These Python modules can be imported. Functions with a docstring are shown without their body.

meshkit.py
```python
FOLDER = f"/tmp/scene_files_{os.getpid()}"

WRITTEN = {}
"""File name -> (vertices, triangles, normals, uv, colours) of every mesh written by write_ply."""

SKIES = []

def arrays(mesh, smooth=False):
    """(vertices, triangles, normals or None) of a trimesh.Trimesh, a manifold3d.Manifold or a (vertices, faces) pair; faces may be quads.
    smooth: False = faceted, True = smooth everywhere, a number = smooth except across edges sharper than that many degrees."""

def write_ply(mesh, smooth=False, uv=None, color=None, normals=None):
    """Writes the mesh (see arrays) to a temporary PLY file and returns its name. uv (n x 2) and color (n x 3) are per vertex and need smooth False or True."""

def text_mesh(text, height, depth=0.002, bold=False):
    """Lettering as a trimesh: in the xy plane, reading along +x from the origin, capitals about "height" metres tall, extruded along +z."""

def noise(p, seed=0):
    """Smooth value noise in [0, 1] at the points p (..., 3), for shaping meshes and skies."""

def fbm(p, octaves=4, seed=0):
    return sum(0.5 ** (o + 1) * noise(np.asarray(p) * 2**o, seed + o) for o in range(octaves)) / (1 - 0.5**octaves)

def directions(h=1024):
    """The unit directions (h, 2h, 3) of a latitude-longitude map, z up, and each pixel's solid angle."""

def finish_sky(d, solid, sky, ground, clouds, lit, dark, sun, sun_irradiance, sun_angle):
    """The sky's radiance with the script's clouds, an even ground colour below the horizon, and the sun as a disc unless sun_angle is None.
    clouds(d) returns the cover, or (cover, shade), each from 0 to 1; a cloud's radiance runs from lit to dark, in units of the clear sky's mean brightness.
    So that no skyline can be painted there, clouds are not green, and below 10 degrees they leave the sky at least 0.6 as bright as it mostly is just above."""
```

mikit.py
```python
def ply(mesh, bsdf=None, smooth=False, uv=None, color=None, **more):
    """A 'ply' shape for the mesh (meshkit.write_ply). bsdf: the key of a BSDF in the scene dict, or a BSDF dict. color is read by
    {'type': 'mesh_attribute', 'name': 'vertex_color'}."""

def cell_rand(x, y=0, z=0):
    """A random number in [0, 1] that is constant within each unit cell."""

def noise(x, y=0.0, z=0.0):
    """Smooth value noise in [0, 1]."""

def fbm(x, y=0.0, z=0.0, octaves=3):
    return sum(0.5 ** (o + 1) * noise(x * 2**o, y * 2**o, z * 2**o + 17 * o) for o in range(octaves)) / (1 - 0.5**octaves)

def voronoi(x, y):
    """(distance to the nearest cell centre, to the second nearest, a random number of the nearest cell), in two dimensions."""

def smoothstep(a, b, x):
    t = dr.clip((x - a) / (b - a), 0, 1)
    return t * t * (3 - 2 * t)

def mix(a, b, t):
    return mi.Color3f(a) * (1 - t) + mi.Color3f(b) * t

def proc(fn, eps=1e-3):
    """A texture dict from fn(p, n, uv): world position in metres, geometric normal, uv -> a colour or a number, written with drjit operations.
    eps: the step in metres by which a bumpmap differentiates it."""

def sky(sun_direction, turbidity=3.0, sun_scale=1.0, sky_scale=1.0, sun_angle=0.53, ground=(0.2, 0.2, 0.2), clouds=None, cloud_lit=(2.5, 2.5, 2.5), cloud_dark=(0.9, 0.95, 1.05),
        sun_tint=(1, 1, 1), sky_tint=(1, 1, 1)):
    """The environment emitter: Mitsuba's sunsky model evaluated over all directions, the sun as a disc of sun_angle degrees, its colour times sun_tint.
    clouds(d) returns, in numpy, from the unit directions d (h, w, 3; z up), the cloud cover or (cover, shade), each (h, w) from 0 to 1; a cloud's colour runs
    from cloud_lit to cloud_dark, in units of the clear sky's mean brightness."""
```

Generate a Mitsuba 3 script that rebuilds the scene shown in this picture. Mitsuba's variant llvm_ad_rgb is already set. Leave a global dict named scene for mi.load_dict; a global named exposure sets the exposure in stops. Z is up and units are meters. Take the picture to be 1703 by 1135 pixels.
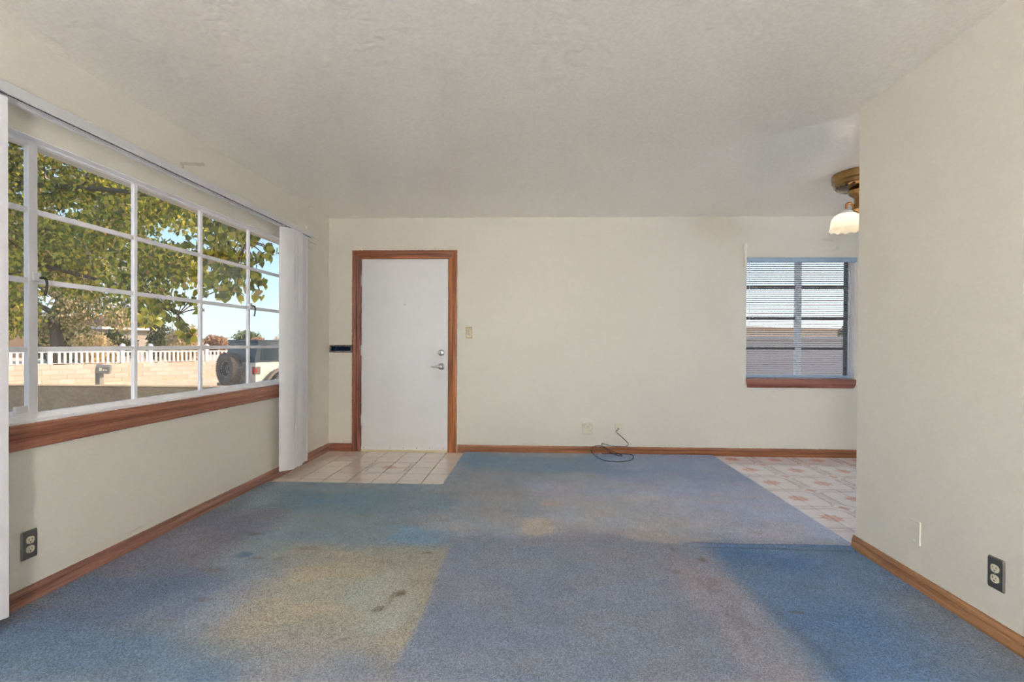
import math
import numpy as np
import trimesh
import drjit as dr
import mitsuba as mi
import mikit
import meshkit
from shapely.geometry import Polygon
from mikit import noise, fbm, cell_rand, smoothstep, mix

scene, labels = {}, {}
T = mi.ScalarTransform4f

# ------------------------------------------------------------------ camera, sky, sun, exposure
F_PX, YAW, PITCH, ROLL, EYE = 816.5917, 0.0369, -0.0071, 0.0052, 1.1228
CX, CY = 862.85, 577.9


def camera():
    f = np.array([-math.sin(YAW) * math.cos(PITCH), math.cos(YAW) * math.cos(PITCH), math.sin(PITCH)])
    r0 = np.cross(f, [0, 0, 1.0])
    r0 /= np.linalg.norm(r0)
    u0 = np.cross(r0, f)
    up = -r0 * math.sin(ROLL) + u0 * math.cos(ROLL)
    o = np.array([0, 0, EYE])
    return {"type": "perspective", "fov": math.degrees(2 * math.atan(1703 / 2 / F_PX)), "fov_axis": "x",
            "principal_point_offset_x": (1703 / 2 - CX) / 1703, "principal_point_offset_y": (1135 / 2 - CY) / 1135,
            "near_clip": 0.05, "far_clip": 500.0,
            "to_world": T().look_at(origin=o.tolist(), target=(o + f).tolist(), up=up.tolist())}


scene["camera"] = camera()
scene["sky"] = mikit.sky((0.83, 0.22, 0.50), turbidity=3.0, sun_scale=0.95, sky_scale=2.1, sun_tint=(1.0, 0.92, 0.96), ground=(0.3, 0.27, 0.23))
exposure = 2.0
FILL_LAMP = 47.5          # radiance of the added fill lamps, unseen behind the camera and in the kitchen
SHADE = 0.5         # glow of the frosted glass shade

# ------------------------------------------------------------------ naming helpers


def numbered(name):
    taken = lambda k: k in scene or k in labels or any(x.startswith(k + "__") for x in scene)
    if not taken(name):
        return name
    i = 1
    while taken(f"{name}_{i:03d}"):
        i += 1
    return f"{name}_{i:03d}"


_next = {}


def fast_number(name):
    """As numbered(), in constant time, for parts made in long loops."""
    n = _next.get(name, 0)
    _next[name] = n + 1
    return name if n == 0 else f"{name}_{n:03d}"


def thing(name, label, cat, group=None, kind=None):
    key = fast_number(name)
    labels[key] = {"label": label, "category": cat}
    if group:
        labels[key]["group"] = group
    if kind:
        labels[key]["kind"] = kind
    return key


def struct(name, label=None, cat=None):
    key = fast_number(name)
    labels[key] = {"kind": "structure"}
    if label:
        labels[key]["label"] = label
        labels[key]["category"] = cat
    return key


def part(parent, name, mesh, m, smooth=False, label=None, kind=None, **more):
    key = fast_number(f"{parent}__{name}")
    scene[key] = mikit.ply(mesh, m, smooth, **more)
    if label or kind:
        labels[key] = {k: v for k, v in (("label", label), ("kind", kind)) if v}
    return key


def place(parent, name, shape, to_world, label=None, kind=None):
    key = fast_number(f"{parent}__{name}")
    scene[key] = {**shape, "to_world": to_world}
    if label or kind:
        labels[key] = {k: v for k, v in (("label", label), ("kind", kind)) if v}
    return key


def whole(key, mesh, m, smooth=False, **more):
    scene[key] = mikit.ply(mesh, m, smooth, **more)
    return key


# ------------------------------------------------------------------ mesh helpers


def cat(*ms):
    return trimesh.util.concatenate([m for m in ms if m is not None])


_box_cache = {}


def box(x0, x1, y0, y1, z0, z1, b=0.0):
    """A box, its edges cut by a chamfer of b metres."""
    c = np.array([(x0 + x1) / 2, (y0 + y1) / 2, (z0 + z1) / 2])
    h = np.array([(x1 - x0) / 2, (y1 - y0) / 2, (z1 - z0) / 2])
    if b <= 0:
        m = trimesh.creation.box(extents=2 * h)
        m.apply_translation(c)
        return m
    if "t" not in _box_cache:
        signs = [(sx, sy, sz) for sx in (-1, 1) for sy in (-1, 1) for sz in (-1, 1)]
        pts = []
        for s in signs:
            for k in range(3):
                p = np.array(s, float) * 0.8
                p[k] = s[k]
                pts.append(p)
        hull = trimesh.convex.convex_hull(np.array(pts))
        d = hull.vertices
        _box_cache["t"] = (np.sign(d), np.argmax(np.abs(d), axis=1), np.array(hull.faces))
    s, k, f = _box_cache["t"]
    v = s * (h - b)
    v[np.arange(len(v)), k] = s[np.arange(len(v)), k] * h[k]
    return trimesh.Trimesh(v + c, f, process=False)


def lathe(profile, n=32, closed=False):
    """Revolve (r, z) points about z."""
    p = np.asarray(profile, float)
    a = np.arange(n) * 2 * np.pi / n
    v = np.stack([p[:, None, 0] * np.cos(a), p[:, None, 0] * np.sin(a), np.repeat(p[:, 1:2], n, 1)], -1).reshape(-1, 3)
    f = []
    for i in range(len(p) - 1):
        for j in range(n):
            k = (j + 1) % n
            f.append([i * n + j, i * n + k, (i + 1) * n + k])
            f.append([i * n + j, (i + 1) * n + k, (i + 1) * n + j])
    m = trimesh.Trimesh(v, f, process=False)
    m.merge_vertices()
    m.update_faces(m.nondegenerate_faces())
    return m


def disc_to(m, axis):
    """Turn a mesh built about +z so that +z points along axis."""
    m = m.copy()
    m.apply_transform(trimesh.geometry.align_vectors([0, 0, 1], axis))
    return m


def at(m, x, y, z):
    m = m.copy()
    m.apply_translation([x, y, z])
    return m


def tube(pts, r, n=8, cap=True):
    p = np.asarray(pts, float)
    t = np.gradient(p, axis=0)
    t /= np.linalg.norm(t, axis=1, keepdims=True) + 1e-12
    ref = np.array([0, 0, 1.0]) if abs(t[0][2]) < 0.9 else np.array([1.0, 0, 0])
    a = np.cross(t[0], ref)
    a /= np.linalg.norm(a)
    rows = []
    rr = np.broadcast_to(np.asarray(r, float), (len(p),))
    ang = np.arange(n) * 2 * np.pi / n
    for i in range(len(p)):
        a = a - t[i] * (a @ t[i])
        a /= np.linalg.norm(a) + 1e-12
        b = np.cross(t[i], a)
        rows.append(p[i] + rr[i] * (np.cos(ang)[:, None] * a + np.sin(ang)[:, None] * b))
    v = np.vstack(rows)
    f = []
    for i in range(len(p) - 1):
        for j in range(n):
            k = (j + 1) % n
            f += [[i * n + j, i * n + k, (i + 1) * n + k], [i * n + j, (i + 1) * n + k, (i + 1) * n + j]]
    if cap:
        v = np.vstack([v, p[:1], p[-1:]])
        c0, c1, o = len(v) - 2, len(v) - 1, (len(p) - 1) * n
        for j in range(n):
            k = (j + 1) % n
            f += [[c0, k, j], [c1, o + j, o + k]]
    m = trimesh.Trimesh(v, f, process=False)
    return m


def spline(pts, per=8):
    p = np.asarray(pts, float)
    q = np.vstack([2 * p[0] - p[1], p, 2 * p[-1] - p[-2]])
    out = []
    for i in range(1, len(q) - 2):
        for s in np.arange(per) / per:
            a, b, c, d = q[i - 1], q[i], q[i + 1], q[i + 2]
            out.append(0.5 * (2 * b + (c - a) * s + (2 * a - 5 * b + 4 * c - d) * s**2 + (3 * b - a - 3 * c + d) * s**3))
    out.append(p[-1])
    return np.array(out)


def prism(poly, d, origin, u, v):
    """Extrude a 2-D outline (u, v axes) by d along u x v from origin."""
    m = trimesh.creation.extrude_polygon(Polygon(poly), d, engine="earcut")
    u, v = np.asarray(u, float), np.asarray(v, float)
    M = np.eye(4)
    M[:3, 0], M[:3, 1], M[:3, 2], M[:3, 3] = u, v, np.cross(u, v), origin
    m.apply_transform(M)
    return m


def rounded(w, h, r, n=5):
    pts = []
    for cx, cy, a0 in ((w / 2 - r, h / 2 - r, 0), (-w / 2 + r, h / 2 - r, 90), (-w / 2 + r, -h / 2 + r, 180), (w / 2 - r, -h / 2 + r, 270)):
        for k in range(n + 1):
            a = math.radians(a0 + 90 * k / n)
            pts.append((cx + r * math.cos(a), cy + r * math.sin(a)))
    return pts


# ------------------------------------------------------------------ materials


def lin(c):
    """An sRGB colour given as 0..255 as linear numbers."""
    return [(x / 255 / 12.92) if x <= 10 else ((x / 255 + 0.055) / 1.055) ** 2.4 for x in c]


def rgb(c):
    return {"type": "rgb", "value": [float(x) for x in c]}


def principled(color, rough=0.5, spec=0.5, **k):
    return {"type": "principled", "base_color": color if isinstance(color, dict) else rgb(color), "roughness": rough, "specular": spec, **k}


def two(b):
    return {"type": "twosided", "bsdf": b}


def bump(b, fn, scale, eps=1e-3):
    return {"type": "bumpmap", "arbitrary": mikit.proc(fn, eps), "scale": scale, "bsdf": b}


def plain(name, c, rough=0.5, spec=0.5, **k):
    scene[name] = two(principled(lin(c), rough, spec, **k))
    return name


def metal(name, c, rough=0.3):
    scene[name] = two(principled(lin(c), rough, 0.5, metallic=1.0))
    return name


D, L, R, HR, YE = 5.0178, 2.1564, 1.7471, 2.4125, 2.749      # back wall, left wall, right wall, ceiling, end of the right wall
KX, KY, REAR = 4.6, 0.4, -1.9                                  # kitchen right wall, kitchen rear wall, living room rear wall
WT = 0.16


def paint_color(p, n, uv):
    v = (0.985 + 0.03 * fbm(p.x * 1.3, p.y * 1.3, p.z * 1.3, 3)) * (0.965 + 0.07 * fbm(p.x * 85, p.y * 85, p.z * 85, 2))
    c = mi.Color3f(0.715, 0.69, 0.612) * v
    # touch-up paint low on the right wall
    onr = dr.select((p.x > 1.70) & (p.y < 2.7), 1.0, 0.0)
    t = onr * smoothstep(0.05, 0.03, dr.abs(p.y - 2.325)) * smoothstep(0.10, 0.13, p.z) * smoothstep(0.20, 0.165, p.z + 0.01 * noise(p.y * 60))
    c = mix(c, (0.78, 0.76, 0.70), 0.55 * t)
    # brush marks of bare plaster over the blind rail on the left wall
    onl = dr.select((p.x < -2.1) & (p.y < 4.9), 1.0, 0.0)
    zc = 2.2 + (p.y - 2.89) * 0.33 + 0.006 * (noise(p.y * 60) - 0.5)
    s = onl * smoothstep(0.013, 0.008, dr.abs(p.z - zc)) * smoothstep(2.88, 2.9, p.y) * smoothstep(3.13, 3.10, p.y)
    s = dr.maximum(s, onl * smoothstep(0.012, 0.006, dr.abs(p.y - 2.915)) * smoothstep(2.165, 2.18, p.z) * smoothstep(2.215, 2.205, p.z))
    c = mix(c, (0.45, 0.40, 0.34), 0.6 * s)
    # a scuff over the left baseboard
    k = onl * smoothstep(0.012, 0.004, dr.abs(p.z - 0.1 - 0.01 * noise(p.y * 40))) * smoothstep(2.50, 2.53, p.y) * smoothstep(2.64, 2.60, p.y)
    return mix(c, (0.42, 0.38, 0.32), 0.45 * k * noise(p.y * 90, p.z * 90))


def peel(p, n, uv):
    return fbm(p.x * 90, p.y * 90, p.z * 90, 2)


scene["mat_paint"] = two(bump(principled(mikit.proc(paint_color), 0.55, 0.35), peel, 0.0006, 2e-3))


def knock(p, n, uv):
    a = fbm(p.x * 62, p.y * 62, 0.0, 2)
    return smoothstep(0.42, 0.62, a)


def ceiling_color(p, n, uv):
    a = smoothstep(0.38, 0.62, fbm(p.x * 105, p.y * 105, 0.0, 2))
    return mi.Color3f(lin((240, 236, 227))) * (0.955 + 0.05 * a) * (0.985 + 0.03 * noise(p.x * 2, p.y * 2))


scene["mat_ceiling"] = two(bump(principled(mikit.proc(ceiling_color), 0.22, 1.0, clearcoat=0.6, clearcoat_gloss=0.8), knock, 0.0018, 2e-3))


def wood(axis, dark, light, name, gloss=0.4):
    a, b = lin(dark), lin(light)

    def fn(p, n, uv):
        u, v, w = {"x": (p.x, p.y, p.z), "y": (p.y, p.x, p.z), "z": (p.z, p.x, p.y)}[axis]
        warp = 0.02 * (fbm(u * 2.2, v * 6, w * 6, 2) - 0.5)
        g = fbm(u * 1.6, (v + warp) * 55, (w + warp) * 55, 3)
        pore = smoothstep(0.55, 0.8, noise(u * 22, v * 420, w * 420))
        c = mix(a, b, smoothstep(0.25, 0.75, g))
        return c * (1 - 0.22 * pore) * (0.92 + 0.16 * noise(u * 3, v * 9, w * 9))

    scene[name] = two(principled(mikit.proc(fn), gloss, 0.45))
    return name


WOOD_LEFT_LIT = wood("y", (112, 76, 64), (154, 114, 98), "mat_wood_left_lit")  # bluish light on the left baseboard is put into its wood tone
WOOD_STOOL = wood("y", (124, 78, 60), (158, 106, 82), "mat_wood_stool")
WOOD_BACK = wood("x", (112, 66, 40), (156, 104, 68), "mat_wood_back")
WOOD_BACKL = wood("x", (104, 58, 46), (140, 88, 70), "mat_wood_back_reddish")
WOOD_SILL = wood("x", (112, 64, 54), (150, 98, 84), "mat_wood_sill")
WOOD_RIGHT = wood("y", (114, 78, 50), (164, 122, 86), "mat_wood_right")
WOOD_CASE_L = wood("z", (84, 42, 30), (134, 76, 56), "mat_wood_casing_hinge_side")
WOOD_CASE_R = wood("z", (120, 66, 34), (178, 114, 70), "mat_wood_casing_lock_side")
WOOD_CASE_T = wood("x", (104, 54, 30), (158, 94, 56), "mat_wood_casing_head")


def px(r, g, b):
    return lin((r, g, b))


# the carpet's worn, faded and stained patches: (x, y, half width, half depth, softness, colour, strength)
BLOBS = [
    (-0.15, 4.30, 1.6, 0.75, 0.5, (146, 150, 158), 1.0),
    (0.20, 4.55, 0.82, 0.30, 0.16, (110, 133, 152), 0.8),
    (-0.45, 4.62, 0.25, 0.24, 0.15, (104, 132, 152), 0.5),
    (1.35, 3.9, 0.55, 1.1, 0.4, (136, 146, 168), 0.9),
    (0.9, 3.35, 0.9, 0.45, 0.35, (160, 162, 178), 0.9),
    (0.15, 3.15, 0.75, 0.38, 0.3, (164, 165, 170), 0.9),
    (-0.42, 3.62, 0.30, 0.55, 0.25, (132, 136, 140), 0.6),
    (-1.65, 3.30, 0.62, 0.55, 0.35, (121, 132, 138), 0.9),
    (-1.45, 3.33, 0.36, 0.22, 0.14, (98, 121, 134), 0.9),
    (-1.05, 3.42, 0.45, 0.16, 0.14, (110, 132, 144), 0.6),
    (-1.45, 2.75, 0.75, 0.30, 0.25, (122, 134, 141), 0.9),
    (-0.62, 2.72, 0.18, 0.20, 0.07, (112, 140, 160), 0.9),
    (-1.95, 2.45, 0.22, 0.7, 0.18, (110, 110, 122), 0.9),
    (-1.85, 1.9, 0.3, 0.35, 0.2, (92, 104, 124), 0.9),
    (-1.55, 1.62, 0.45, 0.14, 0.14, (92, 114, 136), 0.8),
    (0.30, 2.25, 0.72, 0.60, 0.22, (121, 127, 143), 0.95),
    (0.2, 1.6, 0.75, 0.4, 0.25, (116, 124, 140), 0.95),
]


def soft_rect(x, y, cx, cy, hx, hy, s):
    return smoothstep(hx + s, hx - s * 0.4, dr.abs(x - cx)) * smoothstep(hy + s, hy - s * 0.4, dr.abs(y - cy))


def spot(x, y, cx, cy, rx, ry):
    d = dr.sqrt(dr.square((x - cx) / rx) + dr.square((y - cy) / ry))
    return smoothstep(1.25, 0.55, d)


def carpet_color(p, n, uv):
    x, y = p.x, p.y
    wx = x + 0.14 * (fbm(x * 3.1, y * 3.1, 3.0, 3) - 0.5) * 2
    wy = y + 0.12 * (fbm(x * 3.1, y * 3.1, 9.0, 3) - 0.5) * 2
    c = mi.Color3f(px(130, 136, 148))
    for cx, cy, hx, hy, s, col, k in BLOBS:
        c = mix(c, px(*col), k * soft_rect(wx, wy, cx, cy, hx, hy, s))
    # the straight edge that a long-gone sofa or rug left across the room
    c = mix(c, px(124, 130, 143), 0.75 * smoothstep(2.795, 2.782, y + 0.012 * (noise(x * 5) - 0.5)) * smoothstep(2.2, 2.6, wy) * smoothstep(-0.50, -0.44, x) * smoothstep(0.80, 0.6, wx))
    # the straw-coloured area that a rug left behind, straight on its right side
    ye = smoothstep(-0.455, -0.485, x + 0.03 * (noise(y * 2.5) - 0.5)) * smoothstep(-1.50, -1.05, wx) * smoothstep(2.74, 2.56, wy) * smoothstep(1.40, 1.80, wy + 0.1 * wx)
    c = mix(c, px(147, 142, 129), 0.9 * ye)
    c = mix(c, px(160, 154, 136), 0.65 * ye * spot(wx, wy, -0.95, 2.15, 0.38, 0.28))
    c = mix(c, px(150, 156, 150), 0.8 * spot(wx, wy, -0.66, 2.10, 0.17, 0.24))
    # pale spots
    c = mix(c, px(178, 166, 152), 0.75 * spot(wx, wy, -0.02, 2.98, 0.11, 0.10))
    c = mix(c, px(178, 160, 148), 0.6 * spot(wx, wy, 0.05, 3.42, 0.11, 0.10))
    c = mix(c, px(176, 164, 158), 0.55 * spot(wx, wy, 0.72, 2.88, 0.22, 0.09))
    # the pinkish lane beside the blue corner
    lane = smoothstep(0.62, 0.74, wx) * smoothstep(0.98, 0.86, wx + 0.04 * (y - 2.2)) * smoothstep(2.72, 2.5, y)
    c = mix(c, px(140, 136, 144), 0.6 * lane)
    # the unworn blue corner
    edge = 0.90 + 0.055 * (2.78 - y)
    blue = smoothstep(edge - 0.05, edge + 0.10, x + 0.05 * (fbm(x * 5, y * 5, 1.0, 3) - 0.5) * 2) * smoothstep(2.80, 2.77, y)
    tone = mix(px(81, 107, 140), px(94, 117, 146), fbm(x * 2.2, y * 2.2, 4.0, 3))
    tone = mix(tone, px(106, 114, 126), smoothstep(1.35, 1.72, wx + 0.12 * (2.2 - y)) * smoothstep(2.55, 2.1, y))
    tone = mix(tone, px(70, 98, 134), 0.6 * spot(wx, wy, 1.15, 2.62, 0.3, 0.12))
    c = mix(c, tone, 0.95 * blue)
    # crease shade put into the colour at its far edge; its worn border darker too
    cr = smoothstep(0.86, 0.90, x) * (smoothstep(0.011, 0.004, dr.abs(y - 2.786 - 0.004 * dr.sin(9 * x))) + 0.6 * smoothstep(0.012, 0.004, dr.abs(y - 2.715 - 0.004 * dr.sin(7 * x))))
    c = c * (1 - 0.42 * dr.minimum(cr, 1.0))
    bd = smoothstep(0.05, 0.01, dr.abs(x - edge - 0.06 + 0.03 * (noise(y * 4) - 0.5))) * smoothstep(2.4, 2.0, y)
    c = c * (1 - 0.16 * bd * (0.5 + noise(x * 40, y * 8)))
    # dark drag mark along the lane
    dm = spot(wx, wy, 0.80, 2.12, 0.05, 0.42)
    c = mix(c, px(112, 102, 104), 0.35 * dm * smoothstep(0.35, 0.65, noise(x * 24, y * 12)))
    # grime along the left baseboard
    c = mix(c, px(98, 98, 104), 0.55 * smoothstep(-1.98, -2.13, wx))
    # small brown stains
    for cx, cy, rx, ry, k in ((-0.602, 2.15, 0.03, 0.035, 0.9), (-0.654, 2.02, 0.028, 0.03, 0.9), (-0.63, 2.09, 0.015, 0.05, 0.4), (0.86, 2.56, 0.02, 0.03, 0.8), (0.74, 2.68, 0.02, 0.025, 0.6), (0.69, 2.42, 0.018, 0.02, 0.6),
                              (-1.63, 2.78, 0.06, 0.03, 0.65), (-1.43, 2.47, 0.04, 0.02, 0.5), (-1.32, 2.47, 0.025, 0.02, 0.5), (-0.57, 2.57, 0.03, 0.02, 0.6), (-1.42, 2.06, 0.05, 0.02, 0.5), (-1.58, 2.33, 0.06, 0.03, 0.4), (-1.23, 2.60, 0.09, 0.03, 0.35), (1.085, 2.075, 0.035, 0.012, 0.8)):
        c = mix(c, px(92, 78, 62), k * spot(x + 0.02 * (noise(x * 60, y * 60) - 0.5), y, cx, cy, rx, ry) * (0.4 + 0.6 * noise(x * 90, y * 90)))
    c = mix(c, px(70, 98, 122), 0.8 * spot(wx, wy, -1.55, 2.47, 0.05, 0.03))
    # pile: bright tips and dark gaps
    pile = fbm(x * 240, y * 240, 0.0, 2)
    tuft = noise(x * 520, y * 520)
    broad = fbm(x * 14, y * 20, 7.0, 3)
    hue = smoothstep(0.3, 0.7, fbm(x * 4.5, y * 6.5, 5.0, 4))
    mottle = mix((0.94, 0.985, 1.025), (1.06, 1.015, 0.98), hue) * (0.93 + 0.14 * fbm(x * 3.3, y * 5.5, 11.0, 3))
    return mix(c, mi.Color3f(0.3 * c.x + 0.5 * c.y + 0.2 * c.z), 0.0) * mi.Color3f(1.02, 1.04, 1.08) * mottle * (0.42 + 0.96 * pile) * (0.74 + 0.52 * tuft) * (0.90 + 0.2 * broad)


def carpet_bump(p, n, uv):
    return fbm(p.x * 130, p.y * 130, 0.0, 2)


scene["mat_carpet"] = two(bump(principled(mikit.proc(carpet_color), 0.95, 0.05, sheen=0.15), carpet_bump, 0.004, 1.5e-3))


S = 0.2032
GX, GY = 1.9198, 4.8829                    # a crossing of the kitchen's tile joints
EX, EY = -1.328, 4.378                     # a crossing in the entry, where its one figured group of four tiles meets


def figure(x, y, strength=1.0):
    """The glaze print over a group of four tiles: octagon of two lines, a flower in the middle, a small diamond at the corners. x, y from the group's middle."""
    ax, ay = dr.abs(x), dr.abs(y)
    big = dr.maximum(dr.maximum(ax, ay), ax + ay - 0.128)
    frame = smoothstep(0.0055, 0.0032, dr.abs(big - 0.184))
    inner = smoothstep(0.0055, 0.0030, dr.abs(big - 0.166)) * smoothstep(0.9, 1.1, ax / (ay + 1e-4)) + 0.45 * smoothstep(0.0055, 0.0030, dr.abs(big - 0.166))
    inner = dr.minimum(inner, 1.0)
    r = dr.sqrt(x * x + y * y) + 1e-6
    a = dr.atan2(y, x)
    petals = 0.066 + 0.010 * dr.cos(8 * a)
    flower = smoothstep(petals, petals - 0.006, r) * (1 - 0.2 * smoothstep(0.010, 0.016, r) * smoothstep(0.030, 0.022, r))
    cx, cy = dr.abs(ax - S), dr.abs(ay - S)
    dia = smoothstep(0.050, 0.044, cx + cy)
    return frame, inner, flower, dia


def tile_color(p, n, uv):
    k = smoothstep(1.5, 1.6, p.x)
    per = 2 * S
    kx = p.x - GX - per * dr.floor((p.x - GX) / per + 0.5)
    ky = p.y - GY - per * dr.floor((p.y - GY) / per + 0.5)
    f1, i1, fl1, d1 = figure(kx, ky)
    f2, i2, fl2, d2 = figure(p.x - EX, p.y - EY)
    near = smoothstep(0.21, 0.205, dr.maximum(dr.abs(p.x - EX), dr.abs(p.y - EY)))
    base_k = mi.Color3f(px(204, 199, 204)) * (0.97 + 0.06 * noise(p.x * 9, p.y * 9))  # bluish reflected light on the kitchen tiles mixed into their base colour
    base_e = mi.Color3f(px(206, 194, 182)) * (0.95 + 0.08 * cell_rand((p.x - EX) / S, (p.y - EY) / S)) * (0.97 + 0.06 * fbm(p.x * 12, p.y * 12, 0.0, 2))
    c = mix(base_e, base_k, k)
    frame = f1 * k + f2 * near * (1 - k) * 0.8
    inner = i1 * k + i2 * near * (1 - k) * 0.9
    flower = fl1 * k + fl2 * near * (1 - k) * 1.0
    dia = d1 * k + d2 * near * (1 - k) * 0.5
    speck = 0.45 + 0.75 * noise(p.x * 85, p.y * 85)
    c = mix(c, px(188, 140, 132), dr.minimum(0.9, flower * speck))
    c = mix(c, px(184, 140, 134), dr.minimum(0.8, 0.8 * dia * speck))
    c = mix(c, px(150, 132, 132), 0.75 * frame)
    c = mix(c, px(120, 100, 98), 0.85 * inner)
    return c


def tile_wave(p, n, uv):
    return fbm(p.x * 18, p.y * 18, 0.0, 2)


scene["mat_tile"] = bump(principled(mikit.proc(tile_color), 0.12, 0.5), tile_wave, 0.0004, 4e-3)
plain("mat_grout", (66, 54, 50), 0.85, 0.2)
plain("mat_grout_pale", (150, 134, 128), 0.8, 0.2)


def door_color(p, n, uv):
    v = fbm(p.x * 3, p.z * 1.2, 0.0, 3)
    c = mix(px(222, 224, 227), px(231, 232, 235), v)
    smudge = smoothstep(0.35, 0.0, p.z) * fbm(p.x * 6, p.z * 9, 2.0, 3) + 0.7 * spot(p.x, p.z, -1.0, 0.98, 0.14, 0.25) * noise(p.x * 8, p.z * 8)
    return mix(c, px(186, 180, 170), 0.4 * smudge)


scene["mat_door"] = two(principled(mikit.proc(door_color), 0.42, 0.4))
plain("mat_white_frame", (242, 242, 244), 0.4)
plain("mat_white_plastic", (222, 222, 224), 0.45)
plain("mat_slat_vinyl", (214, 214, 218), 0.45)
plain("mat_rail", (212, 213, 216), 0.35)
plain("mat_dark_slot", (52, 54, 58), 0.6)
plain("mat_valance", (234, 230, 220), 0.55)
plain("mat_cream_plastic", (222, 214, 194), 0.4)
plain("mat_tap", (214, 208, 194), 0.4)
plain("mat_ivory", (214, 206, 184), 0.4)
plain("mat_black", (22, 22, 24), 0.45)
plain("mat_cable", (20, 22, 26), 0.4)
plain("mat_blind", (176, 188, 202), 0.35)
plain("mat_blind_slat", (146, 153, 160), 0.4)
plain("mat_blue_rail", (150, 172, 196), 0.35)
plain("mat_frame_bluish", (232, 238, 246), 0.4)
plain("mat_dark_bar", (74, 78, 84), 0.5)
plain("mat_cord", (206, 208, 210), 0.6)
metal("mat_steel", (198, 198, 200), 0.28)
metal("mat_plate", (128, 126, 122), 0.42)
metal("mat_brass", (150, 120, 80), 0.16)
plain("mat_brass_pale", (182, 170, 134), 0.35, 0.6)
metal("mat_copper", (190, 130, 76), 0.2)
plain("mat_threshold", (206, 196, 166), 0.4)
plain("mat_slot_metal", (24, 44, 74), 0.12, 0.8)
plain("mat_bronze", (92, 84, 76), 0.4)
scene["mat_glass"] = {"type": "thindielectric", "int_ior": 1.5}
plain("mat_trim_exterior", (198, 178, 150), 0.8, 0.2)
plain("mat_roofing", (110, 92, 80), 0.9, 0.1)

# ------------------------------------------------------------------ room shell


def wall_x(x0, x1, y0, y1, z0, z1, holes):
    """A wall in the y-z plane of thickness x0..x1 with rectangular holes (y0, y1, z0, z1)."""
    ms, cuts = [], sorted(holes)
    y = y0
    for a, b, c, d in cuts:
        ms.append(box(x0, x1, y, a, z0, z1))
        if c > z0 + 1e-6:
            ms.append(box(x0, x1, a, b, z0, c))
        ms.append(box(x0, x1, a, b, d, z1))
        y = b
    ms.append(box(x0, x1, y, y1, z0, z1))
    return cat(*ms)


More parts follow.
